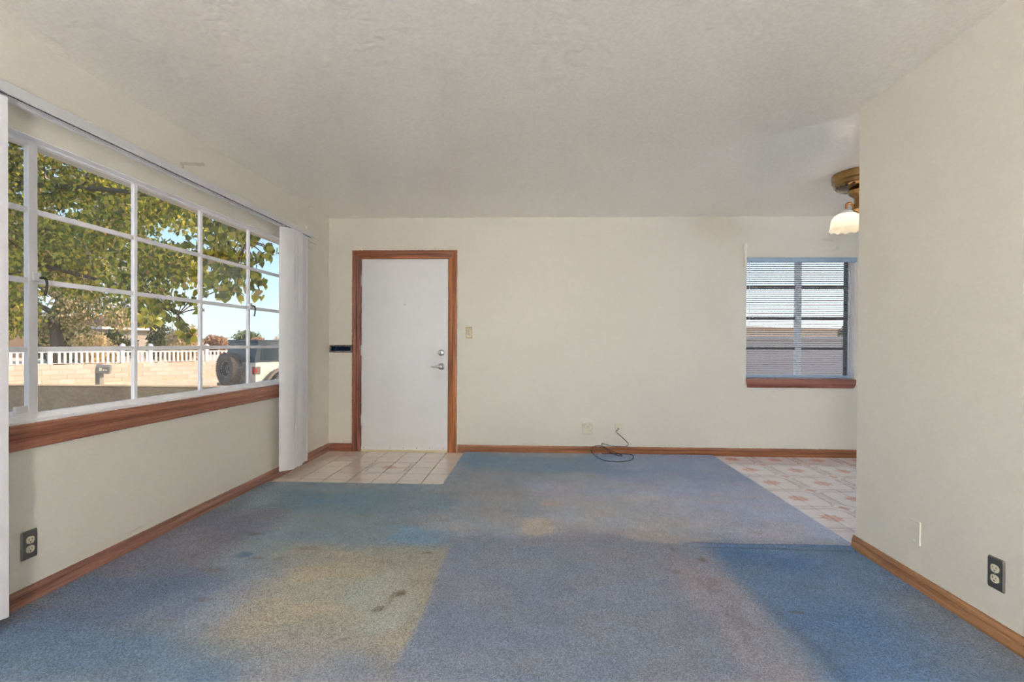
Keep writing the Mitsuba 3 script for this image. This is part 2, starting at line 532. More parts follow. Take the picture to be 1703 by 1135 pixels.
def wall_y(y0, y1, x0, x1, z0, z1, holes):
    m = wall_x(y0, y1, x0, x1, z0, z1, holes)
    v = np.array(m.vertices)[:, [1, 0, 2]]
    return trimesh.Trimesh(v, np.array(m.faces)[:, ::-1], process=False)


LW0, LW1, LZ0, LZ1 = 1.545, 4.325, 0.772, 1.998                 # the big window's opening in the left wall
BW0, BW1, BZ0, BZ1 = 2.098, 3.170, 0.785, 2.000                 # the small window's opening in the back wall
DX0, DX1, DZ = -1.832, -0.898, 2.004                            # the door's opening
MX0, MX1, MZ0, MZ1 = -2.140, -1.925, 1.033, 1.090               # the mail slot's opening

whole(struct("wall_left", "cream painted left wall under and around the large white-framed window", "wall"),
      wall_x(-L - WT, -L, REAR - WT, D + WT, -0.3, HR + 0.1, [(LW0, LW1, LZ0, LZ1)]), "mat_paint")
whole(struct("wall_back", "cream painted back wall holding the white door and the small blind-covered window", "wall"),
      wall_y(D, D + WT, -L, KX, -0.3, HR + 0.1, [(MX0, MX1, MZ0, MZ1), (DX0, DX1, -0.012, DZ), (BW0, BW1, BZ0, BZ1)]), "mat_paint")
whole(struct("wall_right", "cream painted right wall that ends at the tiled kitchen opening", "wall"),
      box(R, R + 0.115, REAR - WT, YE, -0.3, HR + 0.1, 0.006), "mat_paint")
whole(struct("wall_kitchen", "cream kitchen side wall hidden behind the right wall", "wall"),
      wall_x(KX, KX + WT, KY - WT, D + WT, -0.3, HR + 0.1, []), "mat_paint")
whole(struct("wall_rear", "plain cream wall at the near end of the room", "wall"), box(-L, R, REAR - WT, REAR, -0.3, HR + 0.1), "mat_paint")
whole(struct("wall_kitchen_rear", "cream kitchen rear wall hidden behind the right wall", "wall"), box(R + 0.115, KX, KY - WT, KY, -0.3, HR + 0.1), "mat_paint")
whole(struct("ceiling", "off-white ceiling with glossy knockdown texture", "ceiling"),
      box(-L - WT, KX + WT, REAR - WT, D + WT, HR, HR + 0.12), "mat_ceiling")
roof = struct("roof", "low roof slab with eaves over the house", "roof")
whole(roof, cat(box(-2.95, KX + 0.8, REAR - 0.8, D + 0.95, 2.62, 2.78), box(-2.2, KX + 0.2, REAR, D + 0.2, 2.78, 3.3)), "mat_roofing")

# ------------------------------------------------------------------ floor, its tiles, the carpet
CX1, CY1 = -0.738, 3.835                                        # inner corner of the tiled entry
CXK = 1.770                                                     # edge between carpet and kitchen tiles
floor = struct("floor", "tiled floor with dark joints around the blue carpet", "floor")
whole(floor, box(-L - WT, KX + WT, REAR - WT, D + WT, -0.16, -0.0035), "mat_grout")


def grid_tiles(x_lines, y_lines, j, jy):
    for a, b in zip(x_lines[:-1], x_lines[1:]):
        for c, d in zip(y_lines[:-1], y_lines[1:]):
            ja = 0 if a in (x_lines[0],) else j
            part(floor, "tile", box(a + ja, b - (0 if b == x_lines[-1] else j), c + jy, d - (0 if d == y_lines[-1] else jy), -0.011, 0.0, 0.0012), "mat_tile")


xs = [-L] + [EX + S * k for k in range(-4, 3) if -L < EX + S * k < CX1] + [CX1 + 0.03]
ys = [CY1 - 0.03] + [EY + S * k for k in range(-3, 4) if CY1 < EY + S * k < D - 0.02] + [D]
grid_tiles(xs, ys, 0.0032, 0.0042)
xs = [CXK - 0.02] + [GX + S * k for k in range(0, 14) if GX + S * k < 4.5] + [KX]
ys = [GY + S * k for k in range(-15, 1)] + [D]
grid_tiles(xs, ys, 0.0022, 0.0026)


def carpet_mesh():
    pieces = []

    def height(x, y):
        z = 0.012 + 0.004 * (meshkit.fbm(np.stack([x * 2.2, y * 2.2, x * 0], -1), 3, 3) - 0.5)
        fade = 1 / (1 + np.exp(-(x - 0.93) / 0.03)) * (x < 1.75)
        z += fade * (0.010 * np.exp(-((y - 2.755 - 0.006 * np.sin(9 * x)) / 0.014) ** 2) - 0.007 * np.exp(-((y - 2.795) / 0.010) ** 2) - 0.006 * np.exp(-((y - 2.69) / 0.014) ** 2))
        return z

    def grid(x0, x1, y0, y1, h=0.016):
        nx, ny = max(2, int((x1 - x0) / h)), max(2, int((y1 - y0) / h))
        X, Y = np.meshgrid(np.linspace(x0, x1, nx + 1), np.linspace(y0, y1, ny + 1), indexing="ij")
        Z = height(X, Y)
        v = np.stack([X, Y, Z], -1).reshape(-1, 3)
        i, j = np.meshgrid(np.arange(nx), np.arange(ny), indexing="ij")
        a = (i * (ny + 1) + j).ravel()
        f = np.vstack([np.stack([a, a + ny + 1, a + ny + 2], 1), np.stack([a, a + ny + 2, a + 1], 1)])
        pieces.append(trimesh.Trimesh(v, f, process=False))
        # skirts down to the floor
        for xs_, ys_ in ((X[0], Y[0]), (X[-1][::-1], Y[-1][::-1]), (X[:, 0][::-1], Y[:, 0][::-1]), (X[:, -1], Y[:, -1])):
            zt = height(xs_, ys_)
            n = len(xs_)
            vv = np.vstack([np.stack([xs_, ys_, zt], 1), np.stack([xs_, ys_, np.full(n, -0.001)], 1)])
            q = np.arange(n - 1)
            pieces.append(trimesh.Trimesh(vv, np.vstack([np.stack([q, q + n, q + n + 1], 1), np.stack([q, q + n + 1, q + 1], 1)]), process=False))

    grid(-L + 0.002, R - 0.002, REAR, YE - 0.0)
    grid(-L + 0.002, CXK, YE, CY1)
    grid(CX1, CXK, CY1, D - 0.002)
    return cat(*pieces)


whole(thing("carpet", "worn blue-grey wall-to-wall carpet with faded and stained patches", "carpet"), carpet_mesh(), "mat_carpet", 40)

# ------------------------------------------------------------------ baseboards
HB = 0.082
PROFILE = [(0, 0), (0.0125, 0), (0.0125, 0.048), (0.0105, 0.052), (0.0115, 0.058), (0.0075, 0.066), (0.0045, 0.074), (0.003, HB), (0, HB)]


def run_board(p0, p1, out):
    """A moulded board from p0 to p1 (x, y), its face towards out."""
    p0, p1 = np.array([*p0, 0.0]), np.array([*p1, 0.0])
    d = p1 - p0
    length = np.linalg.norm(d)
    u = np.array([*out, 0.0])
    m = prism(PROFILE, length, [0, 0, 0], [1, 0, 0], [0, 0, 1])       # extrudes along (1,0,0)x(0,0,1) = -y
    M = np.eye(4)
    M[:3, 0], M[:3, 1], M[:3, 2], M[:3, 3] = u, -d / length, [0, 0, 1], p0
    m.apply_transform(M)
    if np.linalg.det(M[:3, :3]) < 0:
        m.invert()
    return m


whole(struct("baseboard_left", "oak baseboard along the left wall, bluish light in its tone", "baseboard"), run_board((-L, REAR), (-L, D), (1, 0)), WOOD_LEFT_LIT)
whole(struct("baseboard_back", "short reddish baseboard between corner and door", "baseboard"), run_board((-L + 0.0125, D), (-1.907, D), (0, -1)), WOOD_BACKL)
whole(struct("baseboard_back", "long orange oak baseboard from door to kitchen", "baseboard"), run_board((-0.813, D), (KX, D), (0, -1)), WOOD_BACK)
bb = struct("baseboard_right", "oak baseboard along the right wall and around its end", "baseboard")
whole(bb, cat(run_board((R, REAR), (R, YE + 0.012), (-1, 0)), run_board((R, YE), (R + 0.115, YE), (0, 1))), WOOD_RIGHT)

# ------------------------------------------------------------------ entry door
door = struct("door_1", "flush white entry door in a dark oak casing with satin lever handle", "door")
part(door, "slab", box(-1.8165, -0.9145, D + 0.004, D + 0.048, 0.022, 1.992, 0.002), "mat_door")
jd = D + WT
part(door, "jamb", cat(box(DX0, -1.8185, D, jd, 0, DZ), box(-0.9115, DX1, D, jd, 0, DZ), box(DX0, DX1, D, jd, 1.9945, DZ)), WOOD_CASE_L)


def casing_profile(w, t=0.017):
    return [(0, 0), (w, 0), (w, t), (w - 0.012, t + 0.003), (w * 0.55, t - 0.001), (w * 0.52, t - 0.005), (w * 0.48, t - 0.002), (0.008, t - 0.006), (0, t - 0.010)]


CW = 0.088
# upright casings: profile in (x, -y), extruded along z, mitred at the head by the head piece lying over them
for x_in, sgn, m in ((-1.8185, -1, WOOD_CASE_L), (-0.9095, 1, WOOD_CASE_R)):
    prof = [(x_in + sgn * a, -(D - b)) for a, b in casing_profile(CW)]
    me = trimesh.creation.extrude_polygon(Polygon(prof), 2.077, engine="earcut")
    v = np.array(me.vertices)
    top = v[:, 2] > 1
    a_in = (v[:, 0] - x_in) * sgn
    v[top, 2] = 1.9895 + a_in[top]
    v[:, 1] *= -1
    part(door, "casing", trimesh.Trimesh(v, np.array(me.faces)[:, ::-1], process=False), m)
prof = [(a, b) for a, b in casing_profile(CW)]
me = trimesh.creation.extrude_polygon(Polygon(prof), 1.0, engine="earcut")
v = np.array(me.vertices)
a_in, b_out, t_ = v[:, 0].copy(), v[:, 1].copy(), v[:, 2].copy()
x_l, x_r = -1.8185 - a_in, -0.9095 + a_in
part(door, "casing", trimesh.Trimesh(np.stack([np.where(t_ > 0.5, x_r, x_l), D - b_out, 1.9895 + a_in], 1), np.array(me.faces)[:, ::-1], process=False), WOOD_CASE_T, label="head casing")
for z in (1.768, 1.046, 0.324):
    kn = [at(trimesh.creation.cylinder(radius=0.0058, height=0.0185, sections=12), -1.8195, D - 0.001, z - 0.04 + 0.02 * k) for k in range(5)]
    h = part(door, "hinge", cat(*kn, box(-1.8185, -1.816, D + 0.004, D + 0.03, z - 0.05, z + 0.05)), "mat_steel", 40)
    part(h, "pin_tip", cat(at(trimesh.creation.icosphere(2, 0.0048), -1.8195, D - 0.001, z + 0.052), at(trimesh.creation.icosphere(2, 0.0048), -1.8195, D - 0.001, z - 0.052)), "mat_steel", True)
ax = [0, -1, 0]
lever = part(door, "lever_handle", at(disc_to(lathe([(0, 0), (0.036, 0), (0.036, 0.004), (0.031, 0.009), (0.018, 0.012), (0.013, 0.018), (0.013, 0.045), (0, 0.047)], 32), ax), -0.982, D + 0.004, 0.884), "mat_steel", 40)
arm = spline([(-0.982, D - 0.040, 0.884), (-1.000, D - 0.044, 0.885), (-1.03, D - 0.045, 0.882), (-1.055, D - 0.044, 0.880), (-1.078, D - 0.040, 0.884)], 6)
part(lever, "grip", tube(arm, np.linspace(0.0115, 0.0075, len(arm)), 12), "mat_steel", True)
dead = part(door, "deadbolt", at(disc_to(lathe([(0, 0), (0.033, 0), (0.033, 0.005), (0.028, 0.011), (0.018, 0.014), (0, 0.0145)], 32), ax), -0.985, D + 0.004, 1.026), "mat_steel", 40)
part(dead, "thumb_turn", box(-0.9885, -0.9815, D - 0.036, D - 0.010, 1.009, 1.043, 0.003), "mat_steel")
peep = part(door, "peephole", at(disc_to(lathe([(0.0045, 0.001), (0.009, 0), (0.009, 0.003), (0.0045, 0.004), (0.0045, 0.001)], 20), ax), -1.365, D + 0.004, 1.520), "mat_steel", 40)
part(peep, "lens", at(disc_to(lathe([(0, 0), (0.0045, 0), (0.0045, 0.0015), (0, 0.0022)], 16), ax), -1.365, D + 0.0045, 1.520), "mat_black")
part(door, "strike_plate", box(-0.9145, -0.9105, D - 0.001, D + 0.02, 0.855, 0.915), "mat_bronze")
sw = part(door, "door_sweep", box(-1.8165, -0.9145, D - 0.003, D + 0.004, 0.020, 0.052, 0.001), "mat_white_plastic")
for k in range(7):
    part(sw, "screw", at(disc_to(lathe([(0, 0), (0.0045, 0), (0.0035, 0.002), (0, 0.0025)], 10), ax), -1.790 + 0.1385 * k, D - 0.003, 0.038), "mat_bronze")
part(door, "threshold", cat(box(-1.8185, -0.9115, D - 0.020, D + 0.05, 0.0, 0.010, 0.003), box(-1.8185, -0.9115, D + 0.0, D + 0.04, 0.008, 0.019, 0.002)), "mat_threshold")

# ------------------------------------------------------------------ big window
win = struct("window_1", "large white-framed grid window in the left wall looking out on the garden", "window")
GXP = -L - 0.062                                               # the glass
COLS = [1.5725, 2.0825, 2.625, 3.154, 3.6915, 4.2975]
ROWS = [0.790, 1.087, 1.388, 1.694, 1.995]
part(win, "frame", cat(box(GXP - 0.014, GXP + 0.014, LW0, LW1, 1.986, LZ1, 0.002), box(GXP - 0.014, GXP + 0.014, LW0, LW1, LZ0, 0.808, 0.002),
                       box(GXP - 0.014, GXP + 0.014, LW0, 1.590, 0.808, 1.986, 0.002), box(GXP - 0.014, GXP + 0.014, 4.28, LW1, 0.808, 1.986, 0.002),
                       box(GXP + 0.010, -L + 0.002, LW0, LW1, LZ0, 0.783)), "mat_white_frame")
for i, y in enumerate(COLS[1:-1]):
    w = 0.012
    part(win, "mullion", box(GXP - 0.009, GXP + 0.011, y - w, y + w, 0.80, 1.99, 0.002), "mat_white_frame")
for i in range(5):
    for z in ROWS[1:-1]:
        part(win, "muntin", box(GXP - 0.008, GXP + 0.010, COLS[i] + 0.01, COLS[i + 1] - 0.01, z - 0.0115, z + 0.0115, 0.002), "mat_white_frame")
    y0, y1 = COLS[i] + 0.011, COLS[i + 1] - 0.011
    if i == 0:
        sash = cat(*[box(GXP - 0.008, GXP + 0.016, a, b, c, d, 0.002) for a, b, c, d in ((y0, y0 + 0.022, 0.806, 1.988), (y1 - 0.022, y1, 0.806, 1.988), (y0, y1, 0.806, 0.824), (y0, y1, 1.974, 1.988))])
        part(win, "sash", sash, "mat_white_frame")
    for k in range(4):
        g = trimesh.Trimesh([[GXP, y0, ROWS[k]], [GXP, y1, ROWS[k]], [GXP, y1, ROWS[k + 1]], [GXP, y0, ROWS[k + 1]]], [[0, 1, 2], [0, 2, 3]], process=False)
        part(win, "pane", g, "mat_glass")
for y in (2.100, 3.716):
    hk = part(win, "latch_mount", box(GXP + 0.010, GXP + 0.026, y - 0.040, y - 0.004, 1.385, 1.425, 0.003), "mat_white_plastic")
    pts = spline([(GXP + 0.022, y - 0.012, 1.402), (GXP + 0.032, y - 0.004, 1.404), (GXP + 0.036, y + 0.006, 1.398), (GXP + 0.038, y + 0.008, 1.375), (GXP + 0.036, y + 0.006, 1.345), (GXP + 0.033, y + 0.002, 1.325)], 5)
    part(hk, "lever", tube(pts, 0.0050, 8), "mat_black", True, label="black latch lever")
part(win, "lit_head_strip", box(GXP + 0.010, -L - 0.001, LW0, LW1, LZ1 - 0.004, LZ1 + 0.001), "mat_white_frame")  # added white strip stands in for outdoor light on the soffit
part(win, "casement_stay", box(GXP + 0.020, GXP + 0.030, 1.98, 2.035, 0.815, 0.845, 0.001), "mat_white_plastic")
apron = prism([(0, 0.668), (0.016, 0.668), (0.020, 0.672), (0.020, 0.715), (0.024, 0.720), (0.030, 0.742), (0.030, 0.768), (0.026, 0.774), (-0.02, 0.774), (-0.02, 0.772), (0, 0.772)], 2.90, [-L, 4.385, 0], [1, 0, 0], [0, 0, 1])
part(win, "stool_board", apron, WOOD_STOOL, label="reddish oak stool board")

# ------------------------------------------------------------------ vertical blind
vb = thing("vertical_blind", "white vertical blind drawn open to both sides of the large window", "vertical blind")
xr = -2.058
part(vb, "headrail", cat(box(xr - 0.045, xr, 1.30, 4.447, 2.094, 2.131, 0.002), box(xr - 0.012, xr, 1.30, 4.447, 2.086, 2.096, 0.001),
                         box(xr - 0.045, xr - 0.030, 1.30, 4.447, 2.070, 2.096, 0.002)), "mat_rail")
part(vb, "channel", box(xr - 0.031, xr - 0.011, 1.30, 4.445, 2.0905, 2.0938), "mat_dark_slot")
for y in (2.20, 3.10, 3.95):
    part(vb, "bracket", cat(box(-L, xr - 0.030, y - 0.018, y + 0.018, 2.128, 2.136), box(xr - 0.040, xr - 0.004, y - 0.02, y + 0.006, 2.130, 2.137, 0.001)), "mat_valance")


def slat(y0x, y1x, z0, z1, sag=0.010):
    """A curved vinyl slat between two plan points."""
    a, b = np.array(y0x), np.array(y1x)
    n = np.array([(b - a)[1], -(b - a)[0]]) / np.linalg.norm(b - a)
    t = np.linspace(0, 1, 13)
    mid = a + (b - a) * t[:, None] + n * (sag * 4 * t * (1 - t))[:, None]
    v, f = [], []
    for side in (0, 0.0011):
        for z in (z0, z1):
            v.append(np.column_stack([mid - n * side, np.full(len(t), z)]))
    v = np.vstack(v)
    m = len(t)
    for i in range(m - 1):
        f += [[i, i + 1, m + i + 1], [i, m + i + 1, m + i], [2 * m + i, 3 * m + i + 1, 2 * m + i + 1], [2 * m + i, 3 * m + i, 3 * m + i + 1],
              [i, 2 * m + i + 1, i + 1], [i, 2 * m + i, 2 * m + i + 1], [m + i, m + i + 1, 3 * m + i + 1], [m + i, 3 * m + i + 1, 3 * m + i]]
    f += [[0, m, 3 * m], [0, 3 * m, 2 * m], [m - 1, 3 * m - 1 + 0, 2 * m - 1], [m - 1, 3 * m - 1, 4 * m - 1]]
    f[-2:] = [[m - 1, 4 * m - 1, 2 * m - 1], [m - 1, 3 * m - 1, 4 * m - 1]]
    return trimesh.Trimesh(v, f, process=False)


for a, b in (((-2.094, 3.917), (-2.012, 4.008)), ((-2.098, 3.985), (-2.014, 4.060)), ((-2.100, 4.045), (-2.012, 4.110)), ((-2.102, 4.085), (-2.014, 4.150)), ((-2.110, 4.150), (-2.030, 4.225)), ((-2.112, 4.215), (-2.040, 4.300))):
    s = part(vb, "slat", slat(a, b, 0.070, 2.066), "mat_slat_vinyl", 50)
    mx, my = (np.array(a) + b) / 2
    part(s, "stem", box(xr - 0.026, xr - 0.016, my - 0.004, my + 0.004, 2.058, 2.0925), "mat_white_plastic")
for a, b in (((-2.104, 1.735), (-2.046, 1.828)), ((-2.104, 1.675), (-2.040, 1.765)), ((-2.104, 1.615), (-2.040, 1.705)), ((-2.104, 1.555), (-2.040, 1.645)), ((-2.104, 1.495), (-2.040, 1.585))):
    s = part(vb, "slat", slat(a, b, 0.050, 2.066), "mat_slat_vinyl", 50)
    mx, my = (np.array(a) + b) / 2
    part(s, "stem", box(xr - 0.026, xr - 0.016, my - 0.004, my + 0.004, 2.058, 2.0925), "mat_white_plastic")

# ------------------------------------------------------------------ scalloped blocks left over from old valances
vk = thing("valance_block", "cream scalloped wooden block on the left wall at the end of the blind rail", "valance block", "scalloped valance blocks")


def scallop(y0, y1, z0, z1, amp, n=28):
    pts = [(y0, z0), (y1, z0)]
    for t in np.linspace(0, 1, n):
        pts.append((y1 - amp * (0.5 + 0.5 * math.cos(4 * math.pi * t + 0.5)) * 0.9, z0 + (z1 - z0) * t))
    pts += [(y0, z1)]
    return pts


part(vk, "back_board", prism(scallop(4.50, 4.712, 2.018, 2.215, 0.014), 0.012, [-L, 0, 0], [0, 1, 0], [0, 0, 1]), "mat_valance")
for k, (za, zb) in enumerate(((2.021, 2.068), (2.070, 2.105), (2.107, 2.122), (2.124, 2.170), (2.172, 2.210))):
    part(vk, "moulding_strip", box(-L + 0.012, -L + 0.020 + 0.004 * (k % 2), 4.486, 4.683, za, zb, 0.002), "mat_paint")
vk2 = thing("valance_block", "narrow cream scalloped block on the back wall left of the small window", "valance block", "scalloped valance blocks")
pts = [(2.068, 1.905), (2.094, 1.905)] + [(2.094 - 0.008 * (0.5 + 0.5 * math.cos(6 * math.pi * t)), 1.905 + 0.232 * t) for t in np.linspace(0, 1, 30)] + [(2.068, 2.137)]
part(vk2, "back_board", prism(pts, 0.035, [0, D, 0], [1, 0, 0], [0, 0, 1]), "mat_valance")
part(vk2, "moulding_strip", box(2.070, 2.088, D - 0.041, D - 0.035, 2.02, 2.032, 0.001), "mat_valance")

# ------------------------------------------------------------------ small window and its blind
w2 = struct("window_2", "small kitchen window in the back wall behind a pale blue blind", "window")
gy = D + 0.10
XM = 2.655
part(w2, "frame", cat(box(BW0, BW1, gy - 0.02, gy + 0.03, BZ0, BZ0 + 0.03), box(BW0, BW1, gy - 0.02, gy + 0.03, BZ1 - 0.03, BZ1), box(BW0, BW0 + 0.02, gy - 0.02, gy + 0.03, BZ0, BZ1), box(BW1 - 0.02, BW1, gy - 0.02, gy + 0.03, BZ0, BZ1)), "mat_frame_bluish")
part(w2, "lit_jamb_strip", cat(box(BW1 - 0.004, BW1 + 0.001, D + 0.002, gy, BZ0, BZ1), box(BW0 - 0.001, BW0 + 0.004, D + 0.002, gy, BZ0, BZ1)), "mat_white_frame")  # white strips added to carry the outside light on the jambs
part(w2, "meeting_stile", box(XM - 0.027, XM + 0.027, gy - 0.03, gy + 0.02, BZ0 + 0.02, BZ1 - 0.02, 0.002), "mat_frame_bluish")
part(w2, "sash_stile", box(3.125, 3.152, gy - 0.006, gy + 0.02, BZ0 + 0.03, BZ1 - 0.03), "mat_dark_bar", label="dark metal stile")
zs = [BZ0 + 0.03, 1.089, 1.398, 1.712, BZ1 - 0.03]
for x0, x1 in ((BW0 + 0.02, XM - 0.02), (XM + 0.02, BW1 - 0.02)):
    for z in zs[1:-1]:
        part(w2, "muntin", box(x0, x1, gy - 0.006, gy + 0.018, z - 0.015, z + 0.015, 0.001), "mat_dark_bar")
    for k in range(4):
        g = trimesh.Trimesh([[x0, gy + 0.005, zs[k]], [x1, gy + 0.005, zs[k]], [x1, gy + 0.005, zs[k + 1]], [x0, gy + 0.005, zs[k + 1]]], [[0, 1, 2], [0, 2, 3]], process=False)
        part(w2, "pane", g, "mat_glass")
sp = trimesh.convex.convex_hull(np.array([[x, y, z] for x0, z in ((2.098, 0.783), (2.116, 0.696)) for x in (x0, 5.270 - x0) for y in (D - 0.021 + (0.004 if z < 0.7 else 0), D)] + [[x, D - 0.024, z] for z in (0.775, 0.74) for x in (2.0995, 3.1705)]))
part(w2, "sill_board", cat(sp, box(BW0, BW1, D, gy - 0.02, 0.775, 0.786)), WOOD_SILL, label="reddish oak sill board with bevelled ends")
mb = thing("mini_blind", "pale blue slatted mini blind over the small kitchen window", "blind")
part(mb, "headrail", cat(box(2.100, 3.176, D - 0.014, D + 0.022, 1.951, 1.9975, 0.003), box(2.100, 2.108, D - 0.016, D + 0.022, 1.945, 1.9975)), "mat_blue_rail")
part(mb, "bottom_rail", box(2.098, 3.130, D + 0.004, D + 0.030, 0.797, 0.822, 0.004), "mat_blue_rail")


def blind_slat():
    t = np.linspace(-1, 1, 7)
    y, z = 0.0125 * t, 0.0016 * (1 - t**2)
    v, f = [], []
    for x in (-0.508, 0.508):
        for dz in (0, -0.0007):
            v.append(np.column_stack([np.full(7, x), y, z + dz]))
    v = np.vstack(v)
    for i in range(6):
        f += [[i, 14 + i, 14 + i + 1], [i, 14 + i + 1, i + 1], [7 + i, 21 + i + 1, 21 + i], [7 + i, 7 + i + 1, 21 + i + 1]]
    f += [[0, 7, 21], [0, 21, 14], [6, 20, 27], [6, 27, 13]]
    return trimesh.Trimesh(v, f, process=False)


sl = mikit.ply(blind_slat(), "mat_blind_slat", 60)
zz = 0.842
while zz < 1.945:
    place(mb, "slat", sl, T().translate([2.608, D + 0.018, zz]).rotate([1, 0, 0], -11))
    zz += 0.02145
for x in (2.205, 3.010):
    part(mb, "ladder_cord", cat(*[tube([(x, D + y, 0.82), (x, D + y, 1.955)], 0.0009, 5) for y in (0.0045, 0.0315)]), "mat_cord")
part(mb, "lift_cord", cat(tube(spline([(2.160, D - 0.004, 1.95), (2.158, D - 0.003, 1.6), (2.163, D - 0.004, 1.42)], 5), 0.0012, 5), at(lathe([(0, 0.02), (0.003, 0.02), (0.007, 0), (0, -0.002)], 10), 2.163, D - 0.004, 1.40)), "mat_cord")
part(mb, "tilt_wand", tube([(2.125, D - 0.006, 1.95), (2.128, D - 0.004, 1.30)], 0.003, 6), "mat_cord")


# ------------------------------------------------------------------ electrical plates


def frame_of(center, u, n):
    """A 4x4 that puts local x along u, local y up and local z along n."""
    M = np.eye(4)
    u, n = np.array(u, float), np.array(n, float)
    M[:3, 0], M[:3, 1], M[:3, 2], M[:3, 3] = u, [0, 0, 1], n, center
    return M


def put(m, M):
    m = m.copy()
    m.apply_transform(M)
    if np.linalg.det(M[:3, :3]) < 0:
        m.invert()
    return m


def plate_mesh(w, h, t, b=0.004):
    base = trimesh.creation.extrude_polygon(Polygon(rounded(w, h, 0.005)), t - 0.002, engine="earcut")
    lo, hi = np.array(rounded(w, h, 0.005)), np.array(rounded(w - 2 * b, h - 2 * b, 0.004))
    pts = np.vstack([np.column_stack([lo, np.full(len(lo), t * 0.35)]), np.column_stack([lo * 0.995, np.full(len(lo), 0)]), np.column_stack([hi, np.full(len(hi), t)])])
    return trimesh.convex.convex_hull(pts)


def duplex(key, M, body, plate_mat, socket_mat):
    part(key, "plate", put(plate_mesh(0.068, 0.121, 0.007), M), plate_mat, 30)
    for s in (1, -1):
        o = Polygon(rounded(0.034, 0.029, 0.012, 8))
        m = trimesh.creation.extrude_polygon(o, 0.004, engine="earcut")
        r = part(key, "receptacle", put(at(m, 0, s * 0.0195, 0.0055), M), socket_mat, 30)
        cy = s * 0.0195
        part(r, "contact_slots", put(cat(box(-0.0075, -0.0055, cy - 0.001, cy + 0.0085, 0.0085, 0.0098), box(0.0055, 0.0075, cy + 0.000, cy + 0.0075, 0.0085, 0.0098), at(trimesh.creation.cylinder(radius=0.0026, height=0.0014, sections=12), 0, cy - 0.0075, 0.0091)), M), "mat_black")
    part(key, "screw", put(at(lathe([(0, 0.0085), (0.0028, 0.0075), (0.003, 0.006)], 10), 0, 0, 0), M), "mat_steel")


k = thing("wall_outlet", "dark metal outlet plate with ivory sockets under the large window", "outlet", "dark metal wall outlets")
duplex(k, frame_of((-L, 2.004, 0.258), (0, 1, 0), (1, 0, 0)), None, "mat_plate", "mat_ivory")
k = thing("wall_outlet", "dark metal outlet plate with ivory sockets low on the right wall", "outlet", "dark metal wall outlets")
duplex(k, frame_of((R, 1.921, 0.260), (0, -1, 0), (-1, 0, 0)), None, "mat_plate", "mat_ivory")
k = thing("blank_plate", "blank cream cover plate on the right wall near its end", "wall plate")
M = frame_of((R, 2.322, 0.265), (0, -1, 0), (-1, 0, 0))
part(k, "plate", put(plate_mesh(0.066, 0.112, 0.005, 0.003), M), "mat_paint", 30)
for s in (1, -1):
    part(k, "screw", put(at(lathe([(0, 0.0062), (0.003, 0.0055), (0.0032, 0.0045)], 10), 0, s * 0.038, 0), M), "mat_cream_plastic")
k = thing("light_switch", "brass-edged wall switch plate right of the door", "switch")
M = frame_of((-0.698, D, 1.235), (1, 0, 0), (0, -1, 0))
part(k, "plate", put(plate_mesh(0.068, 0.118, 0.008, 0.009), M), "mat_brass_pale", 30)
for s in (1, -1):
    r = part(k, "knob", put(at(lathe([(0.0, 0.013), (0.008, 0.013), (0.0125, 0.011), (0.0135, 0.007)], 20), 0, s * 0.0195, 0), M), "mat_ivory", 40)
    part(r, "toggle", put(box(-0.002, 0.002, s * 0.0195 - 0.005, s * 0.0195 + 0.005, 0.012, 0.017, 0.001), M), "mat_bronze")
k = thing("outlet_tap", "white six-outlet tap plugged in low on the back wall left of the cable", "outlet tap")
M = frame_of((0.515, D, 0.268), (1, 0, 0), (0, -1, 0))
part(k, "housing", put(box(-0.046, 0.046, -0.055, 0.057, 0.0, 0.044, 0.004), M), "mat_tap")
for r_ in range(2):
    for c in range(3):
        x, y = -0.027 + 0.027 * c, 0.018 - 0.040 * r_
        q = part(k, "socket", put(at(trimesh.creation.extrude_polygon(Polygon(rounded(0.023, 0.030, 0.006)), 0.0015, engine="earcut"), x, y, 0.0435), M), "mat_cream_plastic")
        part(q, "contact_slots", put(cat(box(x - 0.007, x - 0.0048, y + 0.001, y + 0.009, 0.0445, 0.0456), box(x + 0.0048, x + 0.007, y + 0.001, y + 0.009, 0.0445, 0.0456), box(x - 0.0025, x + 0.0025, y - 0.009, y - 0.004, 0.0445, 0.0456)), M), "mat_black")
for s in (1, -1):
    part(k, "indicator", put(at(lathe([(0, 0.0475), (0.003, 0.0465), (0.0034, 0.0435)], 10), s * 0.020, 0.046, 0), M), "mat_bronze")
k = thing("cable_plate", "cream cable outlet plate on the back wall with a black cable leaving it", "wall plate")
M = frame_of((0.828, D, 0.262), (1, 0, 0), (0, -1, 0))
part(k, "plate", put(plate_mesh(0.070, 0.114, 0.006, 0.003), M), "mat_cream_plastic", 30)
part(k, "connector", put(at(lathe([(0, 0.018), (0.0045, 0.018), (0.0045, 0.010), (0.0075, 0.010), (0.0075, 0.005)], 12), 0, 0.006, 0), M), "mat_steel", 30)
part(k, "screw", put(cat(*[at(lathe([(0, 0.0072), (0.003, 0.0065), (0.0032, 0.0055)], 10), 0, s * 0.041, 0) for s in (1, -1)]), M), "mat_cream_plastic")

